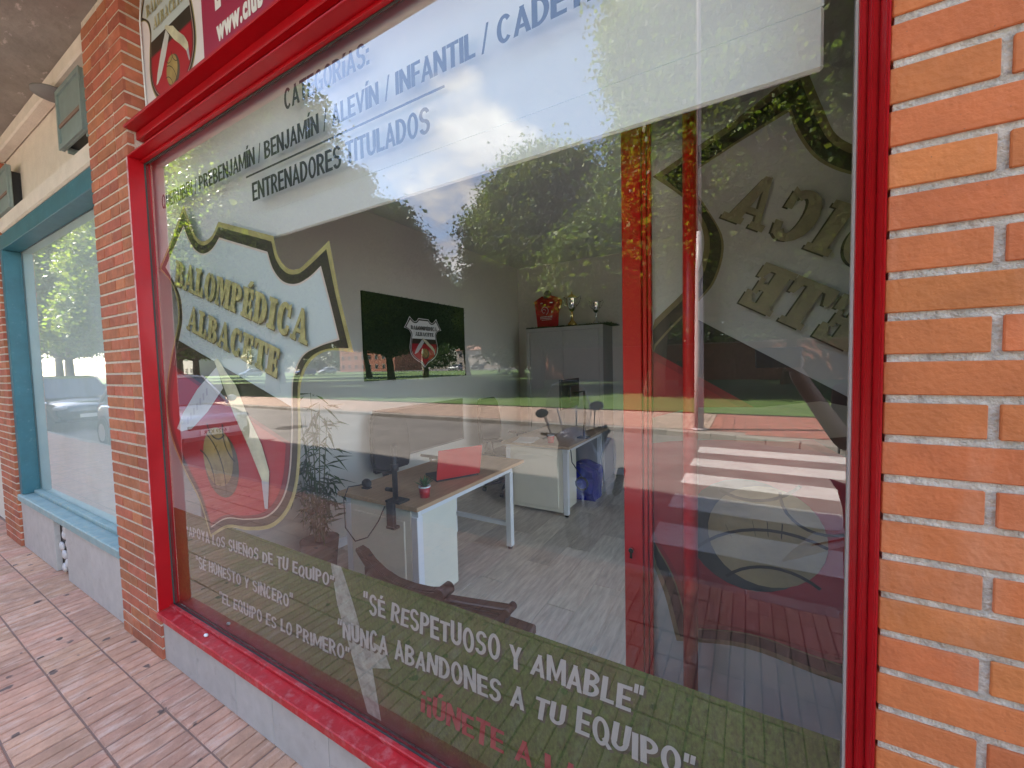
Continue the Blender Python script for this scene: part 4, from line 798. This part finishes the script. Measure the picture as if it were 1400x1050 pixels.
cw = MB(); cw.tube([(-1.52, 2.86, .72), (-1.50, 2.84, .60), (-1.44, 2.84, .52), (-1.40, 2.84, .47)], .005, 6)
for k in range(3): cw.tube([(-1.40+(.055+.006*k)*math.cos(a*.5), 2.83+.004*k, .40+(.055+.006*k)*math.sin(a*.5)) for a in range(14)], .004, 6)
tag(cw.build('cable', BLACK), 'black cable coiled in a loop hanging at the side of the rear desk', 'cable')
# bamboo by the left wall
bp = thing('bamboo_plant', 'leafy bamboo plant by the side wall behind the emblem edge', 'plant', (-2.86, 1.02, .01))
MB().lathe([(0, 0), (.11, 0), (.14, .26), (.12, .26), (0, .24)], n=18).build('pot', mat('dark_pot', (.04, .035, .03), .6), bp)
bs = MB(); bl_ = MB(); rr = random.Random(4)
for k in range(9):
    a = rr.random()*6.28; h = rr.uniform(.7, 1.45); tip = Vector((math.cos(a)*.16, math.sin(a)*.10, h)); base = Vector((math.cos(a)*.03, math.sin(a)*.03, .24)); bs.tube([base, base.lerp(tip, .5)+Vector((0, 0, .05)), tip], [.007, .005, .002], 6)
    for j in range(26):
        t = rr.uniform(.25, 1.0); p = base.lerp(tip, t); d = Vector((rr.uniform(-.6, 1.0), rr.uniform(-.9, .9), rr.uniform(-.8, .35))).normalized(); L_ = rr.uniform(.10, .19); s = d.cross(Vector((rr.uniform(-.4, .4), rr.uniform(-.4, .4), 1))).normalized()*.011
        q = p+Vector((rr.uniform(-.02, .06), rr.uniform(-.06, .06), 0)); bl_.add([q, q+d*L_*.35+s, q+d*L_-Vector((0, 0, .03)), q+d*L_*.35-s], [(0, 1, 2, 3)])
bs.build('stems', mat('bamboo_stem', (.10, .12, .04), .5), bp); bl_.build('leaves', BAMB, bp)

# ------------------------------------------------------------------ trees
BARK = mat('plane_bark', (.16, .12, .085), .9, var=.3, vscale=5, bump=.8, bscale=9)
LEAFA = leaf_mat('plane_leaf', (.105, .145, .024), .42); LEAFB = leaf_mat('dark_leaf', (.040, .072, .018), .30); LEAFC = leaf_mat('light_leaf', (.120, .155, .026), .42)
def leaves(blobs, n, size, seed, clump=70, spread=.38):
    r_ = np.random.default_rng(seed); vol = np.array([b_[3]*b_[4]*b_[5] for b_ in blobs]); vol = vol**(2/3); vol /= vol.sum(); nc = n//clump; which = r_.choice(len(blobs), nc, p=vol); B = np.array(blobs)[which]
    d = r_.normal(size=(nc, 3)); d[:, 1] = np.where((d[:, 1] < 0) & (r_.random(nc) < .45), -d[:, 1], d[:, 1]); d /= np.linalg.norm(d, axis=1)[:, None]; rad = r_.uniform(.50, 1.06, (nc, 1))**.8; cc = B[:, :3]+d*B[:, 3:6]*rad
    sc = r_.uniform(.6, 1.5, (nc, 1)); c = np.repeat(cc, clump, 0)+r_.normal(size=(nc*clump, 3))*spread*np.repeat(sc, clump, 0)*np.array([1, 1, .6])
    m = len(c); nrm = r_.normal(size=(m, 3))+np.array([0, 0, .9]); nrm /= np.linalg.norm(nrm, axis=1)[:, None]; a = np.cross(nrm, r_.normal(size=(m, 3))); a /= np.linalg.norm(a, axis=1)[:, None]; b_ = np.cross(nrm, a)
    s = size*r_.uniform(.6, 1.3, (m, 1)); V = np.stack([c-a*s*.5, c+b_*s*.42-a*s*.05, c+a*s*.6-nrm*s*.12, c-b_*s*.42-a*s*.05], 1).reshape(-1, 3); return V, np.arange(m*4).reshape(-1, 4), cc
def tree(label, x, y, trunk_r, fork, blobs, n, size, lm, seed, lean=(0, 0)):
    t = thing('tree', label, 'tree', (x, y, 0)); t['group'] = 'trees across the street'
    r_ = random.Random(seed); V, F, cc = leaves(blobs, n, size, seed); Vi, Fi, _ = leaves([(a, b, c, d*.74, e*.74, f*.74) for a, b, c, d, e, f in blobs], n//9, size*2.3, seed+50, 40, .6)
    tri_mesh('crown', np.concatenate([V, Vi]), np.concatenate([F, Fi+len(V)]), lm, t)
    tb = MB(); top = Vector((lean[0], lean[1], fork)); tb.tube([(0, 0, -.1), (lean[0]*.3, lean[1]*.3, fork*.3), (lean[0]*.7, lean[1]*.7, fork*.75), top], [trunk_r*1.35, trunk_r, trunk_r*.9, trunk_r*.8], 12)
    tb.build('trunk', BARK, t); lb = MB()
    for k in range(11):
        e = Vector(cc[r_.randrange(len(cc))]); m_ = top.lerp(e, .5)+Vector((0, 0, -.12*(e-top).length)); lb.tube([top-Vector((0, 0, .2)), m_, e], [trunk_r*.42, trunk_r*.24, trunk_r*.06], 7)
        for q in range(3):
            e2 = Vector(cc[r_.randrange(len(cc))])
            if (e2-m_).length < 5: lb.tube([m_, m_.lerp(e2, .5)+Vector((0, 0, .2)), e2], [trunk_r*.18, trunk_r*.1, trunk_r*.03], 6)
    lb.build('limbs', BARK, t); return t
tree('tallest spreading plane tree, its big trunk behind the two red bars in the reflection', -3.6, -17.6, .38, 3.6, [(2.6, -1, 9, 5.0, 5, 5.0), (2.4, -1, 15, 4.5, 4.6, 5), (.4, .2, 6.6, 3.6, 3, 2.6), (7.2, -2, 10, 5, 4, 6), (-2.0, 0, 6.0, 2.6, 2.6, 2.2), (6, -1, 5.0, 4.5, 3.5, 2.4), (10, -3, 5.5, 4, 3.5, 3)], 310000, .165, LEAFA, 11, (.4, 0))
tree('bright green plane tree left of the tallest tree in the reflection', -11.2, -21.4, .30, 3.0, [(0, 0, 8.0, 4.3, 4.2, 4.4), (1.2, 0, 10.6, 3.6, 4, 2.9), (-.2, 0, 5.0, 4.4, 4, 2.3), (4.2, 0, 6.2, 4, 4, 3.4)], 210000, .165, LEAFC, 12)
tree('dark round tree with forked trunk seen through the turf panel', -28.2, -25.6, .34, 2.6, [(0, 0, 9.4, 5.4, 5.4, 4.8), (0, 0, 5.6, 6, 6, 2.6), (1.5, 1.5, 12.4, 3.6, 3.6, 2.8)], 130000, .20, LEAFB, 13, (-.3, 0))
tree('large tree left of the sky gap, over the white blind in the reflection', -27.2, -14.2, .36, 3.4, [(0, 0, 10.5, 5.8, 4.6, 5.2), (.3, 0, 16, 4.8, 4.4, 4.6), (2.2, -2.2, 7.5, 5.4, 4.4, 4.0), (-1, 0, 20, 3.2, 3.4, 2.6), (2.5, -3, 11.5, 4.2, 3.6, 3.6)], 230000, .18, LEAFA, 14)
tp_ = tree('leafy street tree whose trunk stands over the white car in the reflection', -38.5, -12.6, .34, 3.0, [(0, 0, 8.5, 5.8, 4.8, 4.6), (0, 0, 13.5, 5.0, 4.4, 4.6), (-1.5, 1.0, 6.0, 4.6, 4, 2.8)], 110000, .23, LEAFC, 15)
for k, (x, y, rz, s, lab) in enumerate(((-50, -12.5, 1.0, 1.05, 'broad sunlit tree in the middle of the teal window reflection'), (-64, -13, 2.3, 1.1, 'sunlit tree near the left edge of the teal window reflection'), (-43, -24, 4.2, 1.1, 'second row tree behind the leafy street tree in the reflection'), (-82, -16, .4, 1.25, 'most distant street tree at the far left of the reflection'), (-60, -34, 3.4, 1.15, 'tree at the far back left beside the parked cars'), (11.5, -22, 2.0, 1.15, 'tree behind the crosswalk at the far right of the reflection'), (-72, -26, 5.1, 1.1, 'tree at the far left standing over the pale end house'), (-98, -36, 2.7, 1.3, 'tree farthest off at the left end of the park'), (-80, -50, 1.7, 1.2, 'tree beside the white car at the far end of the park'), (-52, -20, 3.0, .95, 'tree right behind the broad sunlit tree in the teal reflection'))):
    d = dup(tp_, (x, y, 0), rz, label=lab); d.scale = (s, s, s)
tb_ = tree('slim tree with dark trunk in front of the brick wall', -15.5, -30.5, .28, 3.2, [(0, 0, 6.2, 4.0, 3.8, 2.8), (0, 0, 9.0, 3.2, 3.2, 2.6)], 36000, .26, LEAFB, 16, (.5, 0))
for x, y, rz, sc_k, lab in ((-9.0, -29.5, 2, 1.1, 'short dark tree whose leaning trunk stands nearest the cabinet reflection'), (-22, -39, 4, 1.15, 'small dark tree far back by the parked cars'), (2.0, -28, 1, 1.0, 'dark tree by the brick wall right of the lamp post'), (8, -26, 5, 1.0, 'dark tree by the brick wall nearest the right window edge'), (-36, -48, 3, 1.2, 'small dark tree farthest back before the houses'), (-27, -52, 5.2, 1.2, 'dark tree before the low brick house, second from the sky gap'), (-48, -40, 2.2, 1.3, 'dark tree standing back between the turf panel and the emblem edge'), (-33.5, -36, .7, 1.15, 'dark tree close behind the forked tree in the turf panel')):
    d = dup(tb_, (x, y, 0), rz, label=lab); d.scale = (sc_k,)*3
def wood():
    r_ = np.random.default_rng(21); bl = []
    for k in range(60):
        x = -230+k*5.2+r_.uniform(-1, 1); y = -128-r_.uniform(0, 12) if x > -130 else -100-r_.uniform(0, 20); bl.append((x, y, 6.5, 5.5, 4, 6.5))
    V, F, cc = leaves(bl, 90000, .75, 22, 60, 1.0)
    bl2 = [(-30+k*3.2+r_.uniform(-1, 1), -43-r_.uniform(0, 5), 4.0+r_.uniform(-.5, .8), 3.4, 2.6, 3.6) for k in range(26)]
    V2, F2, _ = leaves(bl2, 90000, .42, 23, 60, .7); F = np.concatenate([F, F2+len(V)]); V = np.concatenate([V, V2]); V[:, 2] = np.maximum(V[:, 2], 0); o = tri_mesh('woodland', V, F, LEAFB, None, 'stuff')
wood()

# ------------------------------------------------------------------ park wall, houses, bin, lamp post
WB = mat('garden_wall_brick', (.36, .14, .085), .85, var=.18, vscale=3, bump=.4); 
gw = thing('garden_wall', 'long low red brick wall across the lawn', 'wall', (0, -33, 0))
MB().box(-17, 22, -.15, .15, -.1, 2.7).build('wall_panel', WB, gw); MB().box(-17.1, 22.1, -.2, .2, 2.701, 2.8).build('coping', mat('wall_coping', (.40, .30, .25), .9), gw)
for x in range(-16, 22, 5): MB().box(x-.25, x+.25, .1505, .25, -.1, 2.7).build('pilaster', WB, gw)
WHITEH = mat('house_render', (.40, .35, .30), .9, var=.06, vscale=1); TILER = mat('roof_tile', (.26, .12, .08), .85, var=.2, vscale=3); WIND = mat('dark_window', (.03, .035, .04), .2); SHUT = mat('shutter', (.5, .42, .34), .8)
def house(x, y, w_, d, h, label, m, flat_=False):
    t = thing('house', label, 'house', (x, y, 0)); MB().box(-w_/2, w_/2, -d/2, d/2, -.1, h).build('wall', m, t)
    if flat_: MB().box(-w_/2-.2, w_/2+.2, -d/2-.2, d/2+.2, h+.001, h+.4).build('roof', TILER, t)
    else: MB().add([(-w_/2-.5, -d/2-.5, h+.001), (w_/2+.5, -d/2-.5, h+.001), (w_/2+.5, d/2+.5, h+.001), (-w_/2-.5, d/2+.5, h+.001), (-w_/2+2, 0, h+2.2), (w_/2-2, 0, h+2.2)], [(0, 1, 5, 4), (2, 3, 4, 5), (1, 2, 5), (3, 0, 4), (3, 2, 1, 0)]).build('roof', TILER, t)
    n = int(w_/3); fl_ = max(1, int(h/3))
    for j in range(fl_):
        for i in range(n):
            xx = -w_/2+(i+.5)*w_/n; z = 1.0+j*3
            wf = MB().box(xx-.65, xx+.65, d/2+.002, d/2+.06, z, z+1.4).build('window', SHUT, t); MB().box(xx-.55, xx+.55, d/2+.0605, d/2+.08, z+.1, z+1.3).build('pane', WIND, wf)
    return t
house(-38, -112, 30, 10, 6.2, 'low brick house with tiled roof behind the sky gap', WB); house(-74, -116, 26, 10, 6.4, 'pale rendered house far behind the turf panel reflection', WHITEH); house(-108, -96, 26, 12, 9.4, 'large brick house at the far left of the park', WB, True)
house(-150, -60, 30, 14, 5.2, 'pale rendered block closing the street at the far left', WHITEH, True)
bn = thing('waste_bin', 'tall dark green waste bin beside the lamp post in the reflection', 'bin', (-2.9, -24.5, .02))
GB = mat('green_plastic', (.012, .06, .03), .5); MB().prism([(-.55, 0), (.55, 0), (.62, 1.35), (-.62, 1.35)], lambda a, c: (a, -.45, c), lambda a, c: (a, .45, c)).build('bin_body', GB, bn, bevel=.03); MB().prism([(-.66, 1.352), (.66, 1.352), (.62, 1.48), (-.62, 1.48)], lambda a, c: (a, -.5, c), lambda a, c: (a, .5, c)).build('bin_lid', GB, bn, bevel=.02)
for q in (-1, 1): MB().tube([(q*.5-.05, .46, .1), (q*.5+.05, .46, .1)], .1, 10).build('wheel', BLACK, bn)
lpst = thing('lamp_post', 'tall pale lamp post standing on the far kerb by the crosswalk', 'lamp post', (-.95, -8.98, 0))
POST = mat('post_paint', (.42, .36, .36), .45, var=.1, vscale=3)
MB().tube([(0, 0, 0), (0, 0, 1.6), (0, 0, 3.6), (0, 0, 4.4)], [.10, .095, .075, .052], 18).build('post_base', POST, lpst); MB().tube([(0, 0, 4.4), (0, 0, 9.2), (0, .3, 9.9), (0, 1.2, 10.2)], [.052, .040, .035, .03], 14).build('mast', POST, lpst)
MB().box(-.14, .14, 1.05, 1.75, 10.14, 10.26).build('lantern', mat('lantern_grey', (.3, .3, .31), .5), lpst, bevel=.03); MB().lathe([(0, .001), (.17, .001), (.17, .02), (.1, .04)], n=16).build('foot_flange', POST, lpst)

# ------------------------------------------------------------------ vehicles
TYRE = mat('tyre_rubber', (.02, .02, .02), .85); RIM = mat('alloy_rim', (.55, .55, .56), .3, metal=.9); CGLASS = mat('car_glass', (.015, .018, .02), .06, spec=.8); LAMPG = mat('headlight', (.50, .52, .55), .12, spec=.8); TAILR = mat('tail_light', (.3, .01, .01), .2); PLATE = mat('number_plate', (.75, .75, .72), .5); GRILLE = mat('grille_black', (.02, .02, .022), .4)
def car(label, loc, rz, paint, L_=4.3, H_=1.62, plate='6129 KTR', grp='parked cars'):
    """nose towards +x; body lofted through cross sections"""
    t = thing('parked_car', label, 'car', loc, rz, grp)
    W = .89; hx = L_/2
    st = [(-hx, .62, .34, .70, .92), (-hx+.08, .80, .28, .76, 1.0), (-hx+.5, .87, .22, .80, 1.02), (-hx*.35, W, .20, .80, .99), (0.05, W, .20, .78, .96), (hx*.42, .88, .20, .76, .95), (hx-.45, .84, .22, .68, .86), (hx-.12, .74, .26, .56, .76), (hx, .58, .32, .50, .66)]
    vs_ = []; k = 9
    for x, w_, zb, zm, zt in st: vs_ += [(x, -w_*.80, zb), (x, -w_*.97, zb+.10), (x, -w_, zm), (x, -w_*.93, zt), (x, 0, zt+.045), (x, w_*.93, zt), (x, w_, zm), (x, w_*.97, zb+.10), (x, w_*.80, zb)]
    b = MB(); b.add(vs_, [(i*k+j, i*k+j+1, (i+1)*k+j+1, (i+1)*k+j) for i in range(len(st)-1) for j in range(k-1)]+[(i*k+8, i*k, (i+1)*k, (i+1)*k+8) for i in range(len(st)-1)]+[tuple(range(k)), tuple(range((len(st)-1)*k, len(st)*k))[::-1]], True)
    o = b.build('body', paint, t); md = o.modifiers.new('s', 'SUBSURF'); md.levels = md.render_levels = 2
    # cabin: glass hull with painted roof over it
    zr = H_; g0 = [(hx*.50, .97, .74), (hx*.14, zr-.05, .60), (-hx*.62, zr-.07, .60), (-hx+.22, 1.02, .72)]
    cg = MB(); cg.add([(x, s*w_, z) for x, z, w_ in g0 for s in (-1, 1)], [(0, 1, 3, 2), (2, 3, 5, 4), (4, 5, 7, 6), (0, 2, 4, 6), (1, 7, 5, 3)]); cg.build('glasshouse', CGLASS, t, bevel=.03, seg=2)
    rf = MB(); rf.prism([(hx*.17, zr-.07), (hx*.05, zr-.01), (-hx*.25, zr+.02), (-hx*.60, zr-.02), (-hx*.70, zr-.12)], lambda a, c: (a, -.625, c-.0), lambda a, c: (a, .625, c)); rf.build('roof', paint, t, bevel=.03, seg=2)
    for s in (-1, 1):
        for (xa, za, wa), (xb, zb_, wb) in (((hx*.52, .95, .745), (hx*.13, zr-.04, .612)), ((-.25, .98, .75), (-.28, zr-.05, .615)), ((-hx+.20, 1.0, .735), (-hx*.64, zr-.06, .612))): MB().tube([(xa, s*wa, za), (xb, s*wb, zb_)], .032, 8).build('pillar', paint, t)
        mi = MB().ball((hx*.36, s*1.0, 1.03), .11, 10, (.6, 1, .75)).build('wing_mirror', paint, t)
        for x in (hx*.64, -hx*.60):
            wh = MB().tube([(x, s*.74, .32), (x, s*.90, .32)], .325, 24).build('wheel', TYRE, t); MB().tube([(x, s*.9005, .32), (x, s*.912, .32)], .205, 20).build('rim', RIM, wh)
            MB().tube([(x, s*.70, .34), (x, s*.885, .34)], .375, 22).build('wheel_arch', GRILLE, t)
        MB().ball((hx-.22, s*.60, .70), .15, 10, (1.3, 1.15, .52)).build('headlight', LAMPG, t); MB().ball((-hx+.10, s*.66, .84), .13, 8, (.6, .8, 1.0)).build('tail_light', TAILR, t); MB().ball((hx-.10, s*.60, .42), .07, 8, (.8, 1.2, .8)).build('fog_light', GRILLE, t)
    MB().box(hx-.075, hx+.012, -.46, .46, .52, .60).build('grille', GRILLE, t, bevel=.01); MB().box(hx-.08, hx+.006, -.55, .55, .29, .37).build('lower_intake', GRILLE, t, bevel=.01)
    pl_ = MB().box(hx+.0125, hx+.024, -.26, .26, .40, .51).build('number_plate', PLATE, t)
    if plate: word('plate_lettering', plate, -.21, .42, .21, .42, .07, 0, INK, pl_, .02, fn=lambda a, c: (hx+.0255, a, c))
    MB().box(-hx-.02, -hx+.03, -.26, .26, .55, .66).build('rear_plate', PLATE, t)
    return t
WHP = mat('white_car_paint', (.55, .56, .60), .22, coat=.6); DKP = mat('dark_car_paint', (.02, .035, .038), .18, coat=.8); GRP = mat('grey_car_paint', (.16, .17, .18), .25, coat=.5); SLP = mat('silver_car_paint', (.45, .46, .47), .25, metal=.4); RDP = mat('maroon_car_paint', (.18, .02, .02), .25, coat=.5); BLP = mat('blue_car_paint', (.03, .08, .25), .25, coat=.5)
car('white hatchback parked at the kerb, reflected behind the emblem', (-11.75, -3.12, Z_ROAD), 0, WHP, plate='6129 KTR')
car('dark teal hatchback parked at the kerb, reflected in the teal window', (-19.4, -3.1, Z_ROAD), 0, DKP, plate='')
c0 = car('small grey car parked far across the lawn behind the sky gap', (-42, -86, .1), R(180), GRP, plate='')
def recolor(root, a, b_):
    for ch in root.children_recursive:
        if ch.type == 'MESH' and ch.data.materials and ch.data.materials[0] == a: ch.data = ch.data.copy(); ch.data.materials[0] = b_
for x, y, rz, p, lab in ((-62, -87, 180, DKP, 'black car parked far off under the emblem of the turf panel'), (-69, -87, 180, SLP, 'silver car parked far off beside the black car'), (-86, -60, 90, WHP, 'white car parked across the far end of the park'), (-82, -52, 90, BLP, 'blue car parked far off left behind the street trees'), (-90, -45, 90, SLP, 'silver car parked far off left beside the white letters'), (-33, -86, 180, SLP, 'silver car parked far off left of the cabinet')):
    d = dup(c0, (x, y, .1), R(rz), label=lab, group='parked cars'); recolor(d, GRP, p)
# scooter at the near kerb
SCW = mat('scooter_paint', (.50, .51, .58), .3, coat=.4); SCG = mat('scooter_dark', (.04, .04, .045), .5)
sc = thing('scooter', 'pale motor scooter with tall windscreen parked at the near kerb, seen reflected', 'scooter', (-1.30, -2.46, Z_ROAD), R(-6))
sc.rotation_euler = (0, R(-9), R(-6))
def sp_(b, n, m): return b.build(n, m, sc)
for y in (.02, -1.18):
    wh = MB().tube([(-.05, y, .25), (.05, y, .25)], .25, 24).build('wheel', TYRE, sc); MB().tube([(-.053, y, .25), (.053, y, .25)], .14, 18).build('rim', RIM, wh)
sp_(MB().tube([(-.05, .02, .25), (-.06, -.02, .50), (-.045, -.12, .62)], .02, 8), 'fork_leg', ALU); sp_(MB().tube([(.05, .02, .25), (.06, -.02, .50), (.045, -.12, .62)], .02, 8), 'fork_leg', ALU)
b = MB(); b.tube([(0, .10, .50), (0, -.03, .56), (0, -.16, .50)], [.07, .09, .07], 10); sp_(b, 'front_mudguard', SCW)
b = MB().prism([(-.12, .30), (.12, .30), (.21, .45), (.22, .75), (.15, .98), (-.15, .98), (-.22, .75), (-.21, .45)], lambda a, c: (a, -.14-.10*(c-.3)-1.2*a*a, c), lambda a, c: (a, -.20-.10*(c-.3)-1.2*a*a, c)); b.build('leg_shield', SCW, sc, bevel=.012, seg=2)
sp_(MB().tube([(0, -.20, .55), (0, -.24, 1.02)], .03, 10), 'steering_column', SCG); sp_(MB().ball((0, -.20, 1.0), .12, 12, (1.3, 1, .75)), 'handlebar_cowl', SCW); sp_(MB().ball((0, -.10, .98), .07, 10, (1.2, .7, .9)), 'headlamp', LAMPG)
for s in (-1, 1):
    sp_(MB().tube([(s*.10, -.22, 1.02), (s*.34, -.28, 1.05)], .016, 8), 'handlebar', BLACK); sp_(MB().tube([(s*.22, -.24, 1.05), (s*.26, -.24, 1.22)], .006, 6), 'mirror_stem', BLACK); sp_(MB().ball((s*.28, -.24, 1.26), .06, 10, (1.2, .3, .75)), 'mirror', BLACK)
    sp_(MB().tube([(s*.24, -.20, 1.03), (s*.27, -.13, 1.02)], .008, 6), 'brake_lever', ALU)
wsn = [(-.19, 1.05), (.19, 1.05), (.23, 1.22), (.20, 1.42), (.13, 1.52), (0, 1.555), (-.13, 1.52), (-.20, 1.42), (-.23, 1.22)]
MB().add([(a, -.12-.28*(c-1.05)-.9*a*a, c) for a, c in wsn], [tuple(range(len(wsn)))]).build('windscreen', glass_mat('scooter_screen', (.80, .84, .86), gain=1.6), sc)
sp_(MB().tube([(a, -.12-.28*(c-1.05)-.9*a*a, c) for a, c in wsn+wsn[:1]], .005, 5, cap=False), 'windscreen_rim', mat('screen_rim', (.5, .52, .55), .3))
for s in (-1, 1): sp_(MB().tube([(s*.06, -.18, 1.03), (s*.10, -.20, 1.30)], .006, 6), 'screen_stay', ALU)
b = MB().prism([(-.22, .28), (-.95, .24), (-1.40, .50), (-1.48, .74), (-1.30, .80), (-.62, .74), (-.56, .36), (-.24, .36)], lambda a, c: (-.15, a, c), lambda a, c: (.15, a, c)); b.build('body_shell', SCW, sc, bevel=.03, seg=2)
b = MB().prism([(-.58, .765), (-1.36, .825), (-1.38, .90), (-1.0, .88), (-.70, .85), (-.58, .82)], lambda a, c: (-.14, a, c), lambda a, c: (.14, a, c)); b.build('saddle', BLACKF, sc, bevel=.025, seg=2)
sp_(MB().tube([(.17, -.95, .22), (.17, -1.45, .34)], .05, 10), 'exhaust', SCG); sp_(MB().tube([(-.12, -.62, .26), (-.22, -.55, .01)], .012, 6), 'side_stand', SCG); sp_(MB().box(-.16, .16, -.56, -.24, .30, .345), 'footboard', SCG)

# ------------------------------------------------------------------ the photographer, mirrored in the glass
SKIN = mat('skin', (.48, .29, .21), .55); TEE = mat('dark_maroon_shirt', (.055, .010, .014), .85, bump=.3, bscale=40); JEANS = mat('dark_jeans', (.02, .028, .05), .85); HAIR = mat('brown_hair', (.03, .018, .01), .7); SHOE = mat('shoe', (.10, .09, .085), .7)
ph = thing('person', 'person in a dark maroon shirt holding up a phone, reflected at the right edge', 'person', (.57, -1.27, 0))
def skin(name, pts, edges, m, parent, root=0, sub=2):
    me = bpy.data.meshes.new(name); me.from_pydata([p[:3] for p in pts], edges, []); o = link(name, me, m, parent); sk_ = o.modifiers.new('skin', 'SKIN'); sk_.use_smooth_shade = True
    for i, p in enumerate(pts): me.skin_vertices[0].data[i].radius = (p[3], p[4] if len(p) > 4 else p[3])
    me.skin_vertices[0].data[root].use_root = True; s = o.modifiers.new('sub', 'SUBSURF'); s.levels = s.render_levels = sub; return o
# body: pelvis 0, spine, neck, head, legs; arms
P_ = [(0, 0, .98, .175, .13), (0, .0, 1.15, .168, .125), (0, .01, 1.32, .175, .12), (0, .0, 1.44, .12, .09), (0, .02, 1.53, .052, .052), (0, .045, 1.62, .078, .092), (0, .04, 1.72, .075, .092),
      (-.10, 0, .90, .095), (-.12, .02, .52, .062), (-.13, -.02, .12, .042), (-.13, .12, .05, .042), (.10, 0, .90, .095), (.13, .0, .52, .062), (.14, -.03, .12, .042), (.15, .11, .05, .042),
      (-.19, .01, 1.42, .060), (-.20, .12, 1.20, .044), (-.37, .27, 1.47, .032), (-.41, .31, 1.545, .030), (.19, .01, 1.42, .060), (.24, .02, 1.15, .044), (.0, .30, .98, .034), (-.12, .36, .88, .030)]
E_ = [(0, 1), (1, 2), (2, 3), (3, 4), (4, 5), (5, 6), (0, 7), (7, 8), (8, 9), (9, 10), (0, 11), (11, 12), (12, 13), (13, 14), (3, 15), (15, 16), (16, 17), (17, 18), (3, 19), (19, 20), (20, 21), (21, 22)]
skin('body', P_, E_, SKIN, ph)
def sub(idx, grow_, name, m):
    mp_ = {i: k for k, i in enumerate(idx)}; pts = [tuple(P_[i][:3])+tuple(r_+grow_ for r_ in (P_[i][3:] if len(P_[i]) > 4 else (P_[i][3], P_[i][3]))) for i in idx]; ed = [(mp_[a], mp_[c]) for a, c in E_ if a in mp_ and c in mp_]; return skin(name, pts, ed, m, ph)
sub([0, 1, 2, 3, 15, 16, 19, 20], .014, 'shirt', TEE); sub([0, 7, 8, 9, 11, 12, 13], .016, 'trousers', JEANS)
for s, i in ((-1, 10), (1, 14)):
    x, y, z = P_[i][:3]; MB().ball((x, y-.05, .048), .06, 10, (.85, 2.1, .8)).build('shoe', SHOE, ph)
MB().ball((0, .02, 1.725), .105, 12, (.88, 1.02, .98)).build('hair', HAIR, ph)
fc = MB(); fc.ball((0, .142, 1.635), .018, 8, (.8, 1.2, 1.4)); fc.build('nose', SKIN, ph); MB().box(-.025, .025, .128, .136, 1.588, 1.595).build('mouth', mat('lips', (.35, .12, .10), .6), ph)
for s in (-1, 1): MB().ball((s*.032, .124, 1.662), .011, 8).build('eye', PRINTW, ph); MB().ball((s*.082, .045, 1.645), .026, 8, (.35, .7, 1.1)).build('ear', SKIN, ph)
def hand(base, tips, thumb, name):
    b0 = Vector(base); 
    for tpt in tips+[thumb]:
        t_ = Vector(tpt); m_ = b0.lerp(t_, .55)+Vector((0, .008, .012)); skin('finger', [(*b0.lerp(t_, .15), .011), (*m_, .009), (*t_, .0075)], [(0, 1), (1, 2)], SKIN, ph)
    MB().ball(b0, .036, 10, (1, .6, 1.15)).build('palm', SKIN, ph)
hand((-.415, .325, 1.57), [(-.475, .352, 1.545+.018*k) for k in range(4)], (-.465, .350, 1.63), 'r'); hand((-.14, .37, .87), [(-.20, .40, .83+.018*k) for k in range(4)], (-.19, .42, .91), 'l')
pho = thing('phone', 'dark smartphone held sideways in the reflected hand', 'phone', (.055, -.905, 1.588))
MB().box(-.030, .125, -.008, .0, -.040, .040).build('phone_body', mat('phone_grey', (.05, .06, .08), .25), pho, bevel=.004)
MB().box(-.026, .0, .0003, .004, -.034, -.006).build('camera_bump', BLACK, pho)
lf = thing('leaflet', 'folded white leaflet with red print held low in the other hand', 'leaflet', (.36, -.93, .84), R(6)); lf.rotation_euler = (R(40), 0, R(6))
MB().prism([(-.24, -.10), (.04, .06), (.05, .12), (-.13, .05), (-.20, -.04)], lambda a, c: (a, .0, c), lambda a, c: (a, .003, c)).build('paper', PRINTW, lf); MB().prism([(-.14, -.01), (-.03, .045), (-.025, .055), (-.135, .0)], lambda a, c: (a, .0035, c), lambda a, c: (a, .0045, c)).build('red_print', FILMR, lf)
